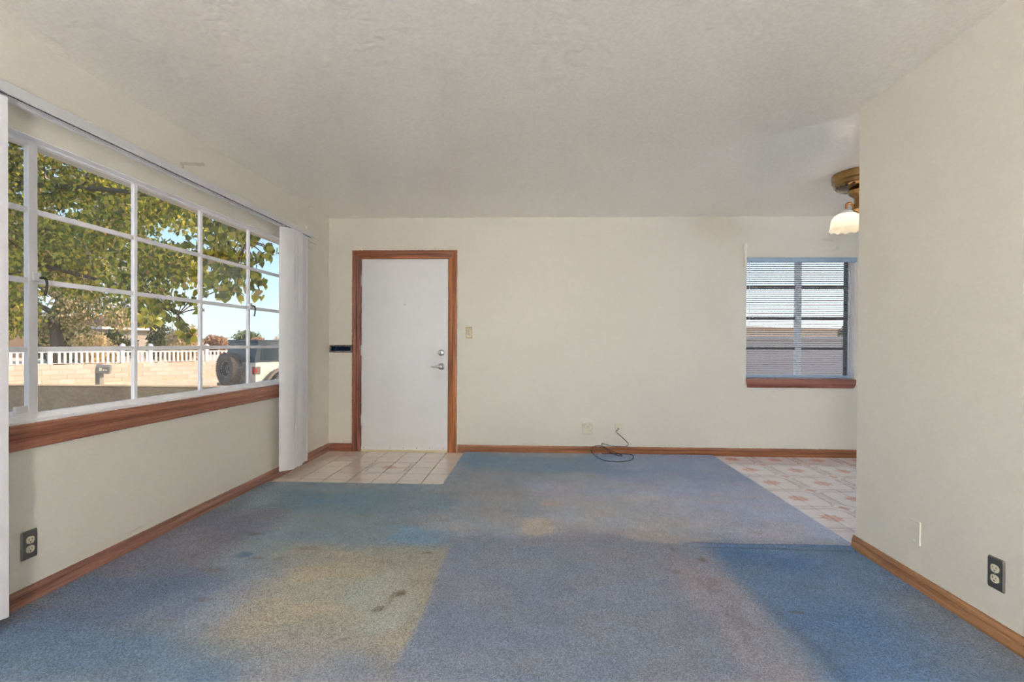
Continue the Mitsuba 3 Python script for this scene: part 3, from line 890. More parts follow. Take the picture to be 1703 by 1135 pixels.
k = thing("coaxial_cable", "black coaxial cable coiled loosely on the carpet below its wall plate", "cable")
cp = [(0.828, 4.996, 0.268), (0.826, 4.972, 0.267), (0.812, 4.962, 0.258), (0.800, 4.965, 0.247), (0.816, 4.968, 0.226), (0.867, 4.972, 0.181), (0.922, 4.965, 0.124), (0.901, 4.960, 0.099), (0.829, 4.958, 0.096), (0.758, 4.958, 0.100),
      (0.705, 4.958, 0.111), (0.662, 4.958, 0.126), (0.657, 4.955, 0.114), (0.672, 4.950, 0.087), (0.725, 4.945, 0.046), (0.791, 4.920, 0.022), (0.828, 4.875, 0.0185), (0.848, 4.880, 0.0185), (0.843, 4.925, 0.020), (0.806, 4.950, 0.030),
      (0.734, 4.962, 0.060), (0.662, 4.964, 0.094), (0.614, 4.964, 0.102), (0.567, 4.962, 0.081), (0.555, 4.945, 0.045), (0.580, 4.874, 0.0185), (0.626, 4.717, 0.0175), (0.698, 4.655, 0.0175), (0.800, 4.652, 0.0175), (0.884, 4.694, 0.0175),
      (0.939, 4.795, 0.0175), (0.958, 4.915, 0.0175), (0.922, 4.957, 0.020), (0.830, 4.952, 0.023), (0.734, 4.945, 0.0235), (0.655, 4.950, 0.021)]
part(k, "sheath", tube(spline(cp, 7), 0.0032, 8), "mat_cable", True)
part(k, "plug", disc_to(lathe([(0, -0.012), (0.0055, -0.012), (0.0055, 0.008), (0.002, 0.010), (0.001, 0.018), (0, 0.018)], 12), [-1, 0, 0]).apply_translation([0.645, 4.950, 0.021]), "mat_steel", 30)

k = thing("mail_slot", "narrow dark mail slot in the wall between corner and door", "mail slot")
part(k, "frame", cat(box(-2.150, -1.912, D - 0.006, D + 0.002, 1.086, 1.101, 0.002), box(-2.150, -1.912, D - 0.006, D + 0.002, 1.022, 1.037, 0.002), box(-2.150, -2.134, D - 0.006, D + 0.002, 1.035, 1.088, 0.002), box(-1.930, -1.912, D - 0.006, D + 0.002, 1.035, 1.088, 0.002)), "mat_bronze")
c = 0.002
part(k, "chute", cat(box(MX0, MX1, D, D + 0.14, MZ0, MZ0 + c), box(MX0, MX1, D, D + 0.14, MZ1 - c, MZ1), box(MX0, MX0 + c, D, D + 0.14, MZ0, MZ1), box(MX1 - c, MX1, D, D + 0.14, MZ0, MZ1)), "mat_slot_metal")
fl = box(MX0 + 0.004, MX1 - 0.004, 0, 0.003, -0.052, 0.0, 0.001)
fl.apply_transform(trimesh.transformations.rotation_matrix(math.radians(-13), [1, 0, 0]))
part(k, "flap", at(fl, 0, D + 0.13, MZ1 - 0.003), "mat_slot_metal")
for x in (-1.985, -1.950):
    part(k, "rivet", at(trimesh.creation.icosphere(2, 0.005), x, D + 0.008, MZ1 - 0.006), "mat_steel", True)

# ------------------------------------------------------------------ lamps
lamp = thing("ceiling_fixture", "brass ceiling light with a lit frosted glass shade beside the right wall", "ceiling light")
FX, FY = 2.425, 3.785
part(lamp, "canopy", at(lathe([(0, HR), (0.190, HR), (0.192, HR - 0.012), (0.190, HR - 0.052), (0.183, HR - 0.058)], 48), FX, FY, 0), "mat_brass", 35)
h = part(lamp, "housing", at(lathe([(0.183, HR - 0.058), (0.178, HR - 0.061), (0.178, HR - 0.084), (0.172, HR - 0.090), (0.150, HR - 0.108), (0.085, HR - 0.114), (0.055, HR - 0.116), (0, HR - 0.116)], 48), FX, FY, 0), "mat_brass", 35)
vent = []
for i in range(20):
    a = 2 * math.pi * (i + 0.3) / 20
    vent.append(at(disc_to(trimesh.creation.cylinder(radius=0.0095, height=0.0024, sections=14), [math.cos(a), math.sin(a), -0.8]), FX + 0.1610 * math.cos(a), FY + 0.1610 * math.sin(a), HR - 0.0990))
for v_ in vent:
    part(h, "vent_hole", v_, "mat_black")
part(lamp, "stem", at(lathe([(0.075, HR - 0.114), (0.084, HR - 0.126), (0.080, HR - 0.150), (0.060, HR - 0.168), (0.044, HR - 0.180), (0.044, HR - 0.225), (0.056, HR - 0.232), (0.056, HR - 0.265), (0.046, HR - 0.275), (0.022, HR - 0.290), (0.012, HR - 0.305), (0, HR - 0.307)], 32), FX, FY, 0), "mat_brass", 35)


def shade_mesh():
    n, rows = 72, [(0.034, 0.122), (0.060, 0.118), (0.082, 0.104), (0.096, 0.082), (0.103, 0.056), (0.106, 0.032), (0.109, 0.014), (0.113, 0.0)]
    a = np.arange(n) * 2 * np.pi / n
    v, f = [], []
    for r, z in rows:
        k = max(0.0, 1 - z / 0.045)
        rr = r * (1 + 0.030 * k * np.cos(12 * a))
        v.append(np.stack([rr * np.cos(a), rr * np.sin(a), z - 0.010 * k * (0.5 + 0.5 * np.cos(12 * a))], 1))
    v = np.vstack(v)
    for i in range(len(rows) - 1):
        for j in range(n):
            q = (j + 1) % n
            f += [[i * n + j, (i + 1) * n + q, i * n + q], [i * n + j, (i + 1) * n + j, (i + 1) * n + q]]
    return v, np.array(f)


scene["mat_frosted"] = {"type": "principledthin", "base_color": rgb((0.9, 0.86, 0.78)), "roughness": 0.4, "diff_trans": 1.1, "spec_trans": 0.0}
vw = np.array([FX, FY]) / math.hypot(FX, FY)
rt = np.array([vw[1], -vw[0]])
sv, sf = shade_mesh()
for i, (ar, av) in enumerate(((-0.088, -0.055), (0.105, -0.015))):
    c = np.array([FX, FY]) + rt * ar + vw * av
    dirn = (c - [FX, FY]) / np.linalg.norm(c - [FX, FY])
    st = np.array([FX, FY]) + dirn * 0.054
    zt = HR - 0.250
    arm = spline([(*st, zt), (*(st + dirn * 0.020), zt + 0.028), (*(c), zt + 0.024), (*(c + dirn * 0.004), zt - 0.004), (*c, zt - 0.020)], 6)
    part(lamp, "arm", tube(arm, 0.0085, 10), "mat_copper", True)
    part(lamp, "socket", at(lathe([(0, 0), (0.014, 0), (0.028, -0.008), (0.040, -0.020), (0.044, -0.036), (0.036, -0.040)], 28), c[0], c[1], 2.148), "mat_white_plastic", 40)
    sh_ = part(lamp, "shade", at(trimesh.Trimesh(sv, sf, process=False), c[0], c[1], 1.992), "mat_frosted", True, label="lit frosted glass shade with a ruffled rim")
    bulb = lathe([(0, 0.075), (0.012, 0.073), (0.014, 0.055), (0.024, 0.030), (0.027, 0.012), (0.022, -0.008), (0.010, -0.017), (0, -0.019)][::-1], 20)
    k = part(lamp, "bulb", at(bulb, c[0], c[1], 2.045), "mat_white_plastic", True)
    scene[k]["emitter"] = {"type": "area", "radiance": rgb([SHADE * q for q in (9.0, 7.2, 4.9)])}

FILL_RGB = (1.02, 0.985, 0.96)
globe = trimesh.creation.icosphere(3, 0.17)
d = thing("added_floor_lamp", "unseen white globe lamp added near the rear wall to fill the room with light", "floor lamp")  # invented lamp out of view that brightens the living room
x, y, z = -0.35, -1.25, 1.22
part(d, "base", at(lathe([(0, 0.012), (0.15, 0.012), (0.15, 0.024), (0.02, 0.036), (0, 0.036)], 36), x, y, 0), "mat_white_plastic", 40)
part(d, "pole", tube([(x, y, 0.03), (x, y, z - 0.16)], 0.011, 12), "mat_white_plastic", True)
k = part(d, "globe", at(globe, x, y, z), "mat_white_plastic", True)
scene[k]["emitter"] = {"type": "area", "radiance": rgb([FILL_LAMP * q for q in FILL_RGB])}
d = thing("added_pendant_lamp", "unseen white globe lamp added in the kitchen behind the right wall as fill light", "pendant lamp")  # second invented lamp, hidden from view, gives the kitchen cool fill light
x, y, z = 3.5, 1.6, 1.6
part(d, "canopy", at(lathe([(0, HR), (0.06, HR), (0.058, HR - 0.02), (0.012, HR - 0.03), (0, HR - 0.03)], 28), x, y, 0), "mat_white_plastic", 40)
part(d, "cord", tube([(x, y, HR - 0.02), (x, y, z + 0.165)], 0.004, 8), "mat_white_plastic", True)
k = part(d, "globe", at(globe, x, y, z), "mat_white_plastic", True)
scene[k]["emitter"] = {"type": "area", "radiance": rgb([0.2 * FILL_LAMP * q for q in (0.85, 0.97, 1.18)])}

# ================================================================== outdoors
G = -0.6
rng = np.random.default_rng(11)


def ground_color(p, n, uv):
    v = fbm(p.x * 0.8, p.y * 0.8, 0.0, 4)
    return mix(px(196, 172, 142), px(222, 198, 168), v) * (0.85 + 0.3 * noise(p.x * 9, p.y * 9))


scene["mat_ground"] = two(principled(mikit.proc(ground_color), 0.95, 0.1))
whole(struct("ground", "dry tan yard and driveway outside the windows", "ground"), box(-90, 60, -40, 120, G - 0.2, G), "mat_ground")


def stucco_color(p, n, uv):
    v = fbm(p.x * 2.5, p.y * 2.5, p.z * 2.5, 4)
    return mix(px(150, 138, 118), px(184, 170, 148), v) * (0.9 + 0.2 * noise(p.x * 30, p.y * 30, p.z * 30))


scene["mat_stucco"] = two(bump(principled(mikit.proc(stucco_color), 0.95, 0.1), peel, 0.002, 4e-3))
k = thing("garden_wall", "low shaded stucco garden wall below the large window, in front of the mailbox", "garden wall")
part(k, "body", box(-13.0, -4.75, 7.2, 7.42, G, 0.435, 0.01), "mat_stucco")
part(k, "coping", box(-13.01, -4.74, 7.19, 7.43, 0.435, 0.452, 0.008), "mat_stucco")

# block wall across the street with a white picket fence on it
P0, DIR = np.array([-20.0, 18.0]), np.array([0.6, 0.8])
NRM = np.array([0.8, -0.6])
BT = []
for i, c in enumerate(((228, 203, 186), (222, 196, 177), (230, 209, 193), (224, 198, 176))):
    BT.append(plain(f"mat_block_{i}", c, 0.9, 0.15))
plain("mat_mortar", (214, 184, 154), 0.95, 0.1)
plain("mat_white_wood", (236, 232, 228), 0.6, 0.3)


def along(t, off=0.0):
    q = P0 + DIR * t + NRM * off
    return float(q[0]), float(q[1])


A = math.degrees(math.atan2(DIR[1], DIR[0]))


def on_wall(t, z, off=0.0):
    x, y = along(t, off)
    return T().translate([x, y, z]).rotate([0, 0, 1], A)


bw = thing("block_wall", "sunlit tan concrete block wall across the street under the picket fence", "block wall")
t0, t1 = -3.2, 12.4
place(bw, "mortar", mikit.ply(box(0, t1 - t0, -0.06, 0.06, G, 0.178), "mat_mortar"), on_wall(t0, 0.0))
bl = [mikit.ply(box(0.005, 0.495, -0.075, 0.075, 0.004, 0.190, 0.006), m) for m in BT]
half = [mikit.ply(box(0.005, 0.245, -0.075, 0.075, 0.004, 0.190, 0.006), m) for m in BT]
for r_ in range(4):
    t = t0
    z = G + 0.195 * r_
    if r_ % 2:
        place(bw, "block", half[r_ % 4], on_wall(t, z))
        t += 0.25
    while t < t1 - 0.3:
        place(bw, "block", bl[int(rng.integers(0, 4))], on_wall(t, z, float(rng.uniform(-0.004, 0.004))))
        t += 0.5
fe = thing("picket_fence", "white picket fence with round post lamps on the block wall", "fence")
ZF = 0.185
pk = mikit.ply(prism([(-0.042, 0.03), (0.042, 0.03), (0.042, 0.46), (0.03, 0.475), (-0.03, 0.475), (-0.042, 0.46)], 0.022, [0, -0.011, 0], [1, 0, 0], [0, 0, 1]), "mat_white_wood")
posts = [-1.45, 1.05, 3.35, 4.35, 6.6, 8.9, 11.4]
t = t0 + 0.1
while t < t1:
    if min(abs(t - q) for q in posts) > 0.10:
        place(fe, "picket", pk, on_wall(t, ZF, 0.02))
    t += 0.17
for z, zh in ((0.03, 0.03), (0.475, 0.06)):
    place(fe, "rail", mikit.ply(box(0, t1 - t0, -0.025, 0.025, 0, zh, 0.004), "mat_white_wood"), on_wall(t0, ZF + z, -0.01))
post_shape = mikit.ply(cat(box(-0.07, 0.07, -0.07, 0.07, 0.0, 0.57, 0.006), box(-0.085, 0.085, -0.085, 0.085, 0.57, 0.60, 0.006)), "mat_white_wood")
ball = mikit.ply(at(trimesh.creation.icosphere(3, 0.105), 0, 0, 0.755), "mat_white_plastic", True)
neck = mikit.ply(at(lathe([(0.06, 0.60), (0.035, 0.615), (0.03, 0.63), (0.03, 0.665)], 14), 0, 0, 0), "mat_white_wood", 40)
for i, q in enumerate(posts):
    pp = place(fe, "post", post_shape, on_wall(q, ZF))
    if q in (3.35, 4.35, 6.6, 8.9):
        place(pp, "neck", neck, on_wall(q, ZF))
        place(pp, "globe", ball, on_wall(q, ZF), label="white globe lamp")

# mailbox
plain("mat_mailbox", (132, 136, 134), 0.5)
plain("mat_post_grey", (150, 146, 140), 0.8)
mx_ = thing("mailbox", "grey roadside mailbox leaning on its post behind the low garden wall", "mailbox")
MB = np.eye(4)
ua = math.radians(30)
MB[:3, 0], MB[:3, 1] = [math.cos(ua), math.sin(ua), 0], [-math.sin(ua), math.cos(ua), 0]
MB = trimesh.transformations.translation_matrix([-8.78, 9.46, 0.50]) @ MB @ trimesh.transformations.rotation_matrix(math.radians(7), [0, 1, 0])
outl = [(-0.08, 0.0), (0.08, 0.0), (0.08, 0.10)] + [(0.08 * math.cos(a), 0.10 + 0.08 * math.sin(a)) for a in np.linspace(0.2, math.pi - 0.2, 9)] + [(-0.08, 0.10)]
part(mx_, "body", put(prism(outl, 0.215, [0.0, 0, 0], [0, 1, 0], [0, 0, 1]), MB), "mat_mailbox", 40)
part(mx_, "door", put(prism([(0.97 * a, 0.005 + 0.97 * b) for a, b in outl], 0.012, [0.215, 0, 0], [0, 1, 0], [0, 0, 1]), MB), "mat_mailbox", 40)
part(mx_, "number_plate", put(cat(box(0.06, 0.10, -0.083, -0.079, 0.05, 0.11), box(0.115, 0.15, -0.083, -0.079, 0.06, 0.085), box(0.16, 0.19, -0.083, -0.079, 0.06, 0.085)), MB), "mat_white_wood", label="white number plates")
part(mx_, "flag", put(box(0.195, 0.207, -0.088, -0.082, 0.06, 0.16), MB), "mat_mailbox")
part(mx_, "post", box(-8.79, -8.69, 9.45, 9.55, G, 0.50, 0.006), "mat_post_grey")

# ------------------------------------------------------------------ parked off-road car
plain("mat_car_white", (236, 228, 216), 0.3, 0.6)
plain("mat_car_top", (64, 76, 84), 0.5)
plain("mat_car_glass", (44, 62, 70), 0.08, 0.9)
plain("mat_car_plastic", (126, 120, 110), 0.7)
plain("mat_tyre", (98, 93, 86), 0.85, 0.2)
plain("mat_rim", (44, 44, 44), 0.4)
plain("mat_lamp_red", (200, 60, 64), 0.25, 0.6)
plain("mat_lamp_amber", (214, 110, 40), 0.25, 0.6)
plain("mat_bolt", (214, 208, 196), 0.35)
car = thing("car", "white boxy off-road car with dark top and a big spare wheel, parked by the street", "car")
hd = np.array([0.5, 0.866])
CM = np.eye(4)
CM[:3, 0], CM[:3, 1] = [hd[0], hd[1], 0], [-hd[1], hd[0], 0]          # local x ahead, y to the left
CM[:3, 3] = [-8.35 + 0.30 * hd[0], 13.0 + 0.30 * hd[1], G]


def cpart(name, m, mat, smooth=False, parent=None, label=None):
    return part(parent or car, name, put(m, CM), mat, smooth, label)


def side_prism(poly, y0, y1):
    """Extrude an outline in (x, z) from y0 to y1."""
    m = trimesh.creation.extrude_polygon(poly, y1 - y0, engine="earcut")
    v = np.array(m.vertices)
    return trimesh.Trimesh(np.stack([v[:, 0], y1 - v[:, 2], v[:, 1]], 1), np.array(m.faces), process=False)


from shapely.geometry import Point
RA, FA, WR = 0.78, 3.22, 0.42
tub = Polygon([(0.0, 0.56), (0.0, 1.15), (0.02, 1.18), (2.15, 1.18), (2.2, 1.20), (3.50, 1.13), (3.62, 1.08), (3.64, 0.62), (3.5, 0.52), (1.2, 0.46)])
tub = tub.difference(Point(RA, WR + 0.03).buffer(0.53)).difference(Point(FA, WR + 0.03).buffer(0.53))
cpart("body", side_prism(tub, -0.78, 0.78), "mat_car_white")
cpart("hardtop", side_prism(Polygon([(0.0, 1.18), (0.10, 1.73), (0.16, 1.76), (1.90, 1.76), (1.96, 1.73), (2.22, 1.18)]), -0.735, 0.735), "mat_car_top")
cpart("roof_panel", box(0.05, 1.98, -0.745, 0.745, 1.73, 1.79, 0.02), "mat_car_top")
for s in (-1, 1):
    y = s * 0.738
    for a, b, a2, b2 in ((0.16, 0.88, 0.20, 0.88), (1.04, 1.80, 1.04, 1.72)):
        cpart("side_window", prism([(a, 1.23), (b, 1.23), (b2, 1.66), (a2, 1.66)], 0.012, [0, y + 0.006, 0], [1, 0, 0], [0, 0, 1]), "mat_car_glass")
    cpart("door", box(0.98, 1.95, s * 0.775 - 0.012, s * 0.775 + 0.012, 0.60, 1.17, 0.008), "mat_car_white")
    cpart("mirror", box(2.0, 2.08, s * 0.80, s * 1.0, 1.25, 1.42, 0.015) if s > 0 else box(2.0, 2.08, -1.0, -0.80, 1.25, 1.42, 0.015), "mat_car_plastic")
    for c in (RA, FA):
        a = np.linspace(math.radians(-12), math.radians(192), 20)
        ring = Polygon([(c + 0.60 * math.cos(q), WR + 0.03 + 0.58 * math.sin(q)) for q in a] + [(c + 0.53 * math.cos(q), WR + 0.03 + 0.52 * math.sin(q)) for q in a[::-1]])
        cpart("fender_flare", side_prism(ring, *sorted((s * 0.74, s * 0.93))), "mat_car_plastic")
    tl = cpart("tail_light", box(-0.035, 0.13, *sorted((s * 0.66, s * 0.80)), 0.86, 1.07, 0.015), "mat_car_plastic")
    cpart("lens", cat(box(-0.045, -0.03, *sorted((s * 0.69, s * 0.775)), 0.89, 1.04, 0.004), box(-0.01, 0.035, *sorted((s * 0.795, s * 0.806)), 0.91, 1.02, 0.003)), "mat_lamp_red", parent=tl)
    cpart("headlight", at(disc_to(lathe([(0, 0.02), (0.06, 0.017), (0.085, 0), (0.09, -0.01)], 20), [1, 0, 0]), 3.64, s * 0.5, 0.92), "mat_bolt", 40)
cpart("rear_window", prism([(-0.5, 1.24), (0.5, 1.24), (0.47, 1.66), (-0.47, 1.66)], 0.012, [0.075, 0, 0], [0, 1, 0], [0, 0, 1]), "mat_car_glass")
cpart("brake_lamp", box(0.03, 0.06, -0.14, 0.14, 1.58, 1.62, 0.005), "mat_lamp_red")
cpart("rear_bumper", box(-0.24, 0.02, -0.74, 0.74, 0.44, 0.60, 0.02), "mat_car_plastic")
cpart("front_bumper", box(3.64, 3.86, -0.80, 0.80, 0.46, 0.62, 0.02), "mat_car_plastic")
cpart("windshield", prism([(-0.66, 1.22), (0.66, 1.22), (0.62, 1.76), (-0.62, 1.76)], 0.01, [0, 0, 0], [0, 1, 0], [0, 0, 1]).apply_transform(trimesh.transformations.translation_matrix([2.22, 0, 1.20]) @ trimesh.transformations.rotation_matrix(math.radians(-22), [0, 1, 0]) @ trimesh.transformations.translation_matrix([0, 0, -1.20])), "mat_car_glass")
for i in range(7):
    cpart("grille_slot", box(3.637, 3.646, -0.28 + 0.09 * i - 0.02, -0.28 + 0.09 * i + 0.02, 0.76, 1.02, 0.003), "mat_rim")
cpart("chassis", box(0.1, 3.5, -0.45, 0.45, 0.42, 0.60), "mat_rim")


def wheel(c, axis, name, r=0.42, w=0.29):
    h = w / 2
    prof = [(0.24, -h * 0.80), (0.30, -h), (r - 0.05, -h * 0.98), (r - 0.012, -h * 0.80), (r, -h * 0.4), (r, h * 0.4), (r - 0.012, h * 0.80), (r - 0.05, h * 0.98), (0.30, h), (0.24, h * 0.80), (0.235, h * 0.3), (0.235, -h * 0.3), (0.24, -h * 0.80)]
    wkey = cpart(name, at(disc_to(lathe(prof, 48), axis), *c), "mat_tyre", 35)
    tr = []
    for i in range(40):
        a = 2 * math.pi * i / 40
        for k, (z0, z1) in enumerate(((-h * 0.92, -h * 0.36), (-h * 0.28, h * 0.28), (h * 0.36, h * 0.92))):
            b = box(r - 0.012, r + 0.012, -0.022, 0.022, z0, z1, 0.004)
            b.apply_transform(trimesh.transformations.rotation_matrix(a + (0.08 if k == 1 else 0), [0, 0, 1]))
            tr.append(b)
    part(wkey, "tread", put(at(disc_to(cat(*tr), axis), *c), CM), "mat_tyre", kind="stuff")
    rim = lathe([(0, h * 0.25), (0.05, h * 0.30), (0.06, h * 0.16), (0.15, h * 0.10), (0.20, h * 0.42), (0.238, h * 0.72), (0.245, h * 0.80), (0.245, 0.0)], 40)
    rk = part(wkey, "rim", put(at(disc_to(rim, axis), *c), CM), "mat_rim", 35)
    return wkey, rk


for s in (-1, 1):
    for u in (RA, FA):
        wheel((u, s * 0.74, WR), [0, s, 0], "wheel")
sk, rk = wheel((-0.28, 0.0, 1.0), [-1, 0, 0], "spare_wheel", 0.43, 0.30)
bt = at(disc_to(lathe([(0, 0.012), (0.011, 0.010), (0.012, 0.0)], 8), [-1, 0, 0]), 0, 0, 0)
for rad, n, dx in ((0.215, 18, -0.095), (0.10, 6, -0.03)):
    for i in range(n):
        a = 2 * math.pi * i / n
        part(sk, "rim_bolt", put(at(bt, -0.28 + dx, rad * math.cos(a), 1.0 + rad * math.sin(a)), CM), "mat_bolt")
cpart("spare_carrier", at(disc_to(trimesh.creation.cylinder(radius=0.10, height=0.2, sections=16), [1, 0, 0]), -0.09, 0, 1.0), "mat_car_plastic")

# ------------------------------------------------------------------ trees and shrubs


def leaf_bsdf(name, c, trans=0.9):
    scene[name] = {"type": "principledthin", "base_color": rgb(lin(c)), "roughness": 0.6, "diff_trans": trans, "spec_trans": 0.0}
    return name


LEAF = [leaf_bsdf("mat_leaf_green", (160, 170, 76), 0.7), leaf_bsdf("mat_leaf_yellow", (228, 220, 104), 0.8), leaf_bsdf("mat_leaf_olive", (126, 134, 78), 0.6), leaf_bsdf("mat_leaf_straw", (226, 196, 140), 0.7)]
plain("mat_bark", (104, 98, 88), 0.9, 0.15)
plain("mat_twig", (118, 98, 78), 0.9, 0.15)

HEART = np.array([[0, 0, 0], [0.24, -0.06, 0.05], [0.45, 0.10, 0.08], [0.47, 0.36, 0.07], [0.30, 0.70, 0.03], [0.0, 1.08, -0.05], [-0.30, 0.70, 0.03], [-0.47, 0.36, 0.07], [-0.45, 0.10, 0.08], [-0.24, -0.06, 0.05], [0, 0.5, -0.02]])
HF = np.array([[10, i, i + 1] for i in range(9)] + [[10, 9, 0]])


def leaf_frames(cs, rs, per, sizes):
    """Positions, rotations and sizes of leaves hanging in balls of radius rs around cs."""
    pos, idx = [], []
    for i, (c, r, n) in enumerate(zip(cs, rs, per)):
        d = rng.normal(size=(n, 3))
        d /= np.linalg.norm(d, axis=1, keepdims=True)
        pos.append(c + d * (r * rng.uniform(0.15, 1, (n, 1)) ** 0.5) * [1, 1, 0.8])
        idx += [i] * n
    pos = np.vstack(pos)
    n = len(pos)
    az = rng.uniform(0, 2 * np.pi, n)
    droop = np.radians(rng.uniform(20, 85, n))
    y = np.stack([np.cos(az) * np.cos(droop), np.sin(az) * np.cos(droop), -np.sin(droop)], 1)
    up = rng.normal(size=(n, 3)) * 0.5 + [0.55, 0.1, 0.9]
    x = np.cross(y, up)
    x /= np.linalg.norm(x, axis=1, keepdims=True)
    z = np.cross(x, y)
    s = rng.uniform(sizes[0], sizes[1], n)
    return pos, np.stack([x, y, z], 2) * s[:, None, None], np.array(idx)


def leaf_mesh(pos, R_, pattern=(HEART, HF)):
    v0, f0 = pattern
    v = np.einsum("nij,kj->nki", R_, v0) + pos[:, None]
    f = f0[None] + (np.arange(len(pos)) * len(v0))[:, None, None]
    return v.reshape(-1, 3), f.reshape(-1, 3)


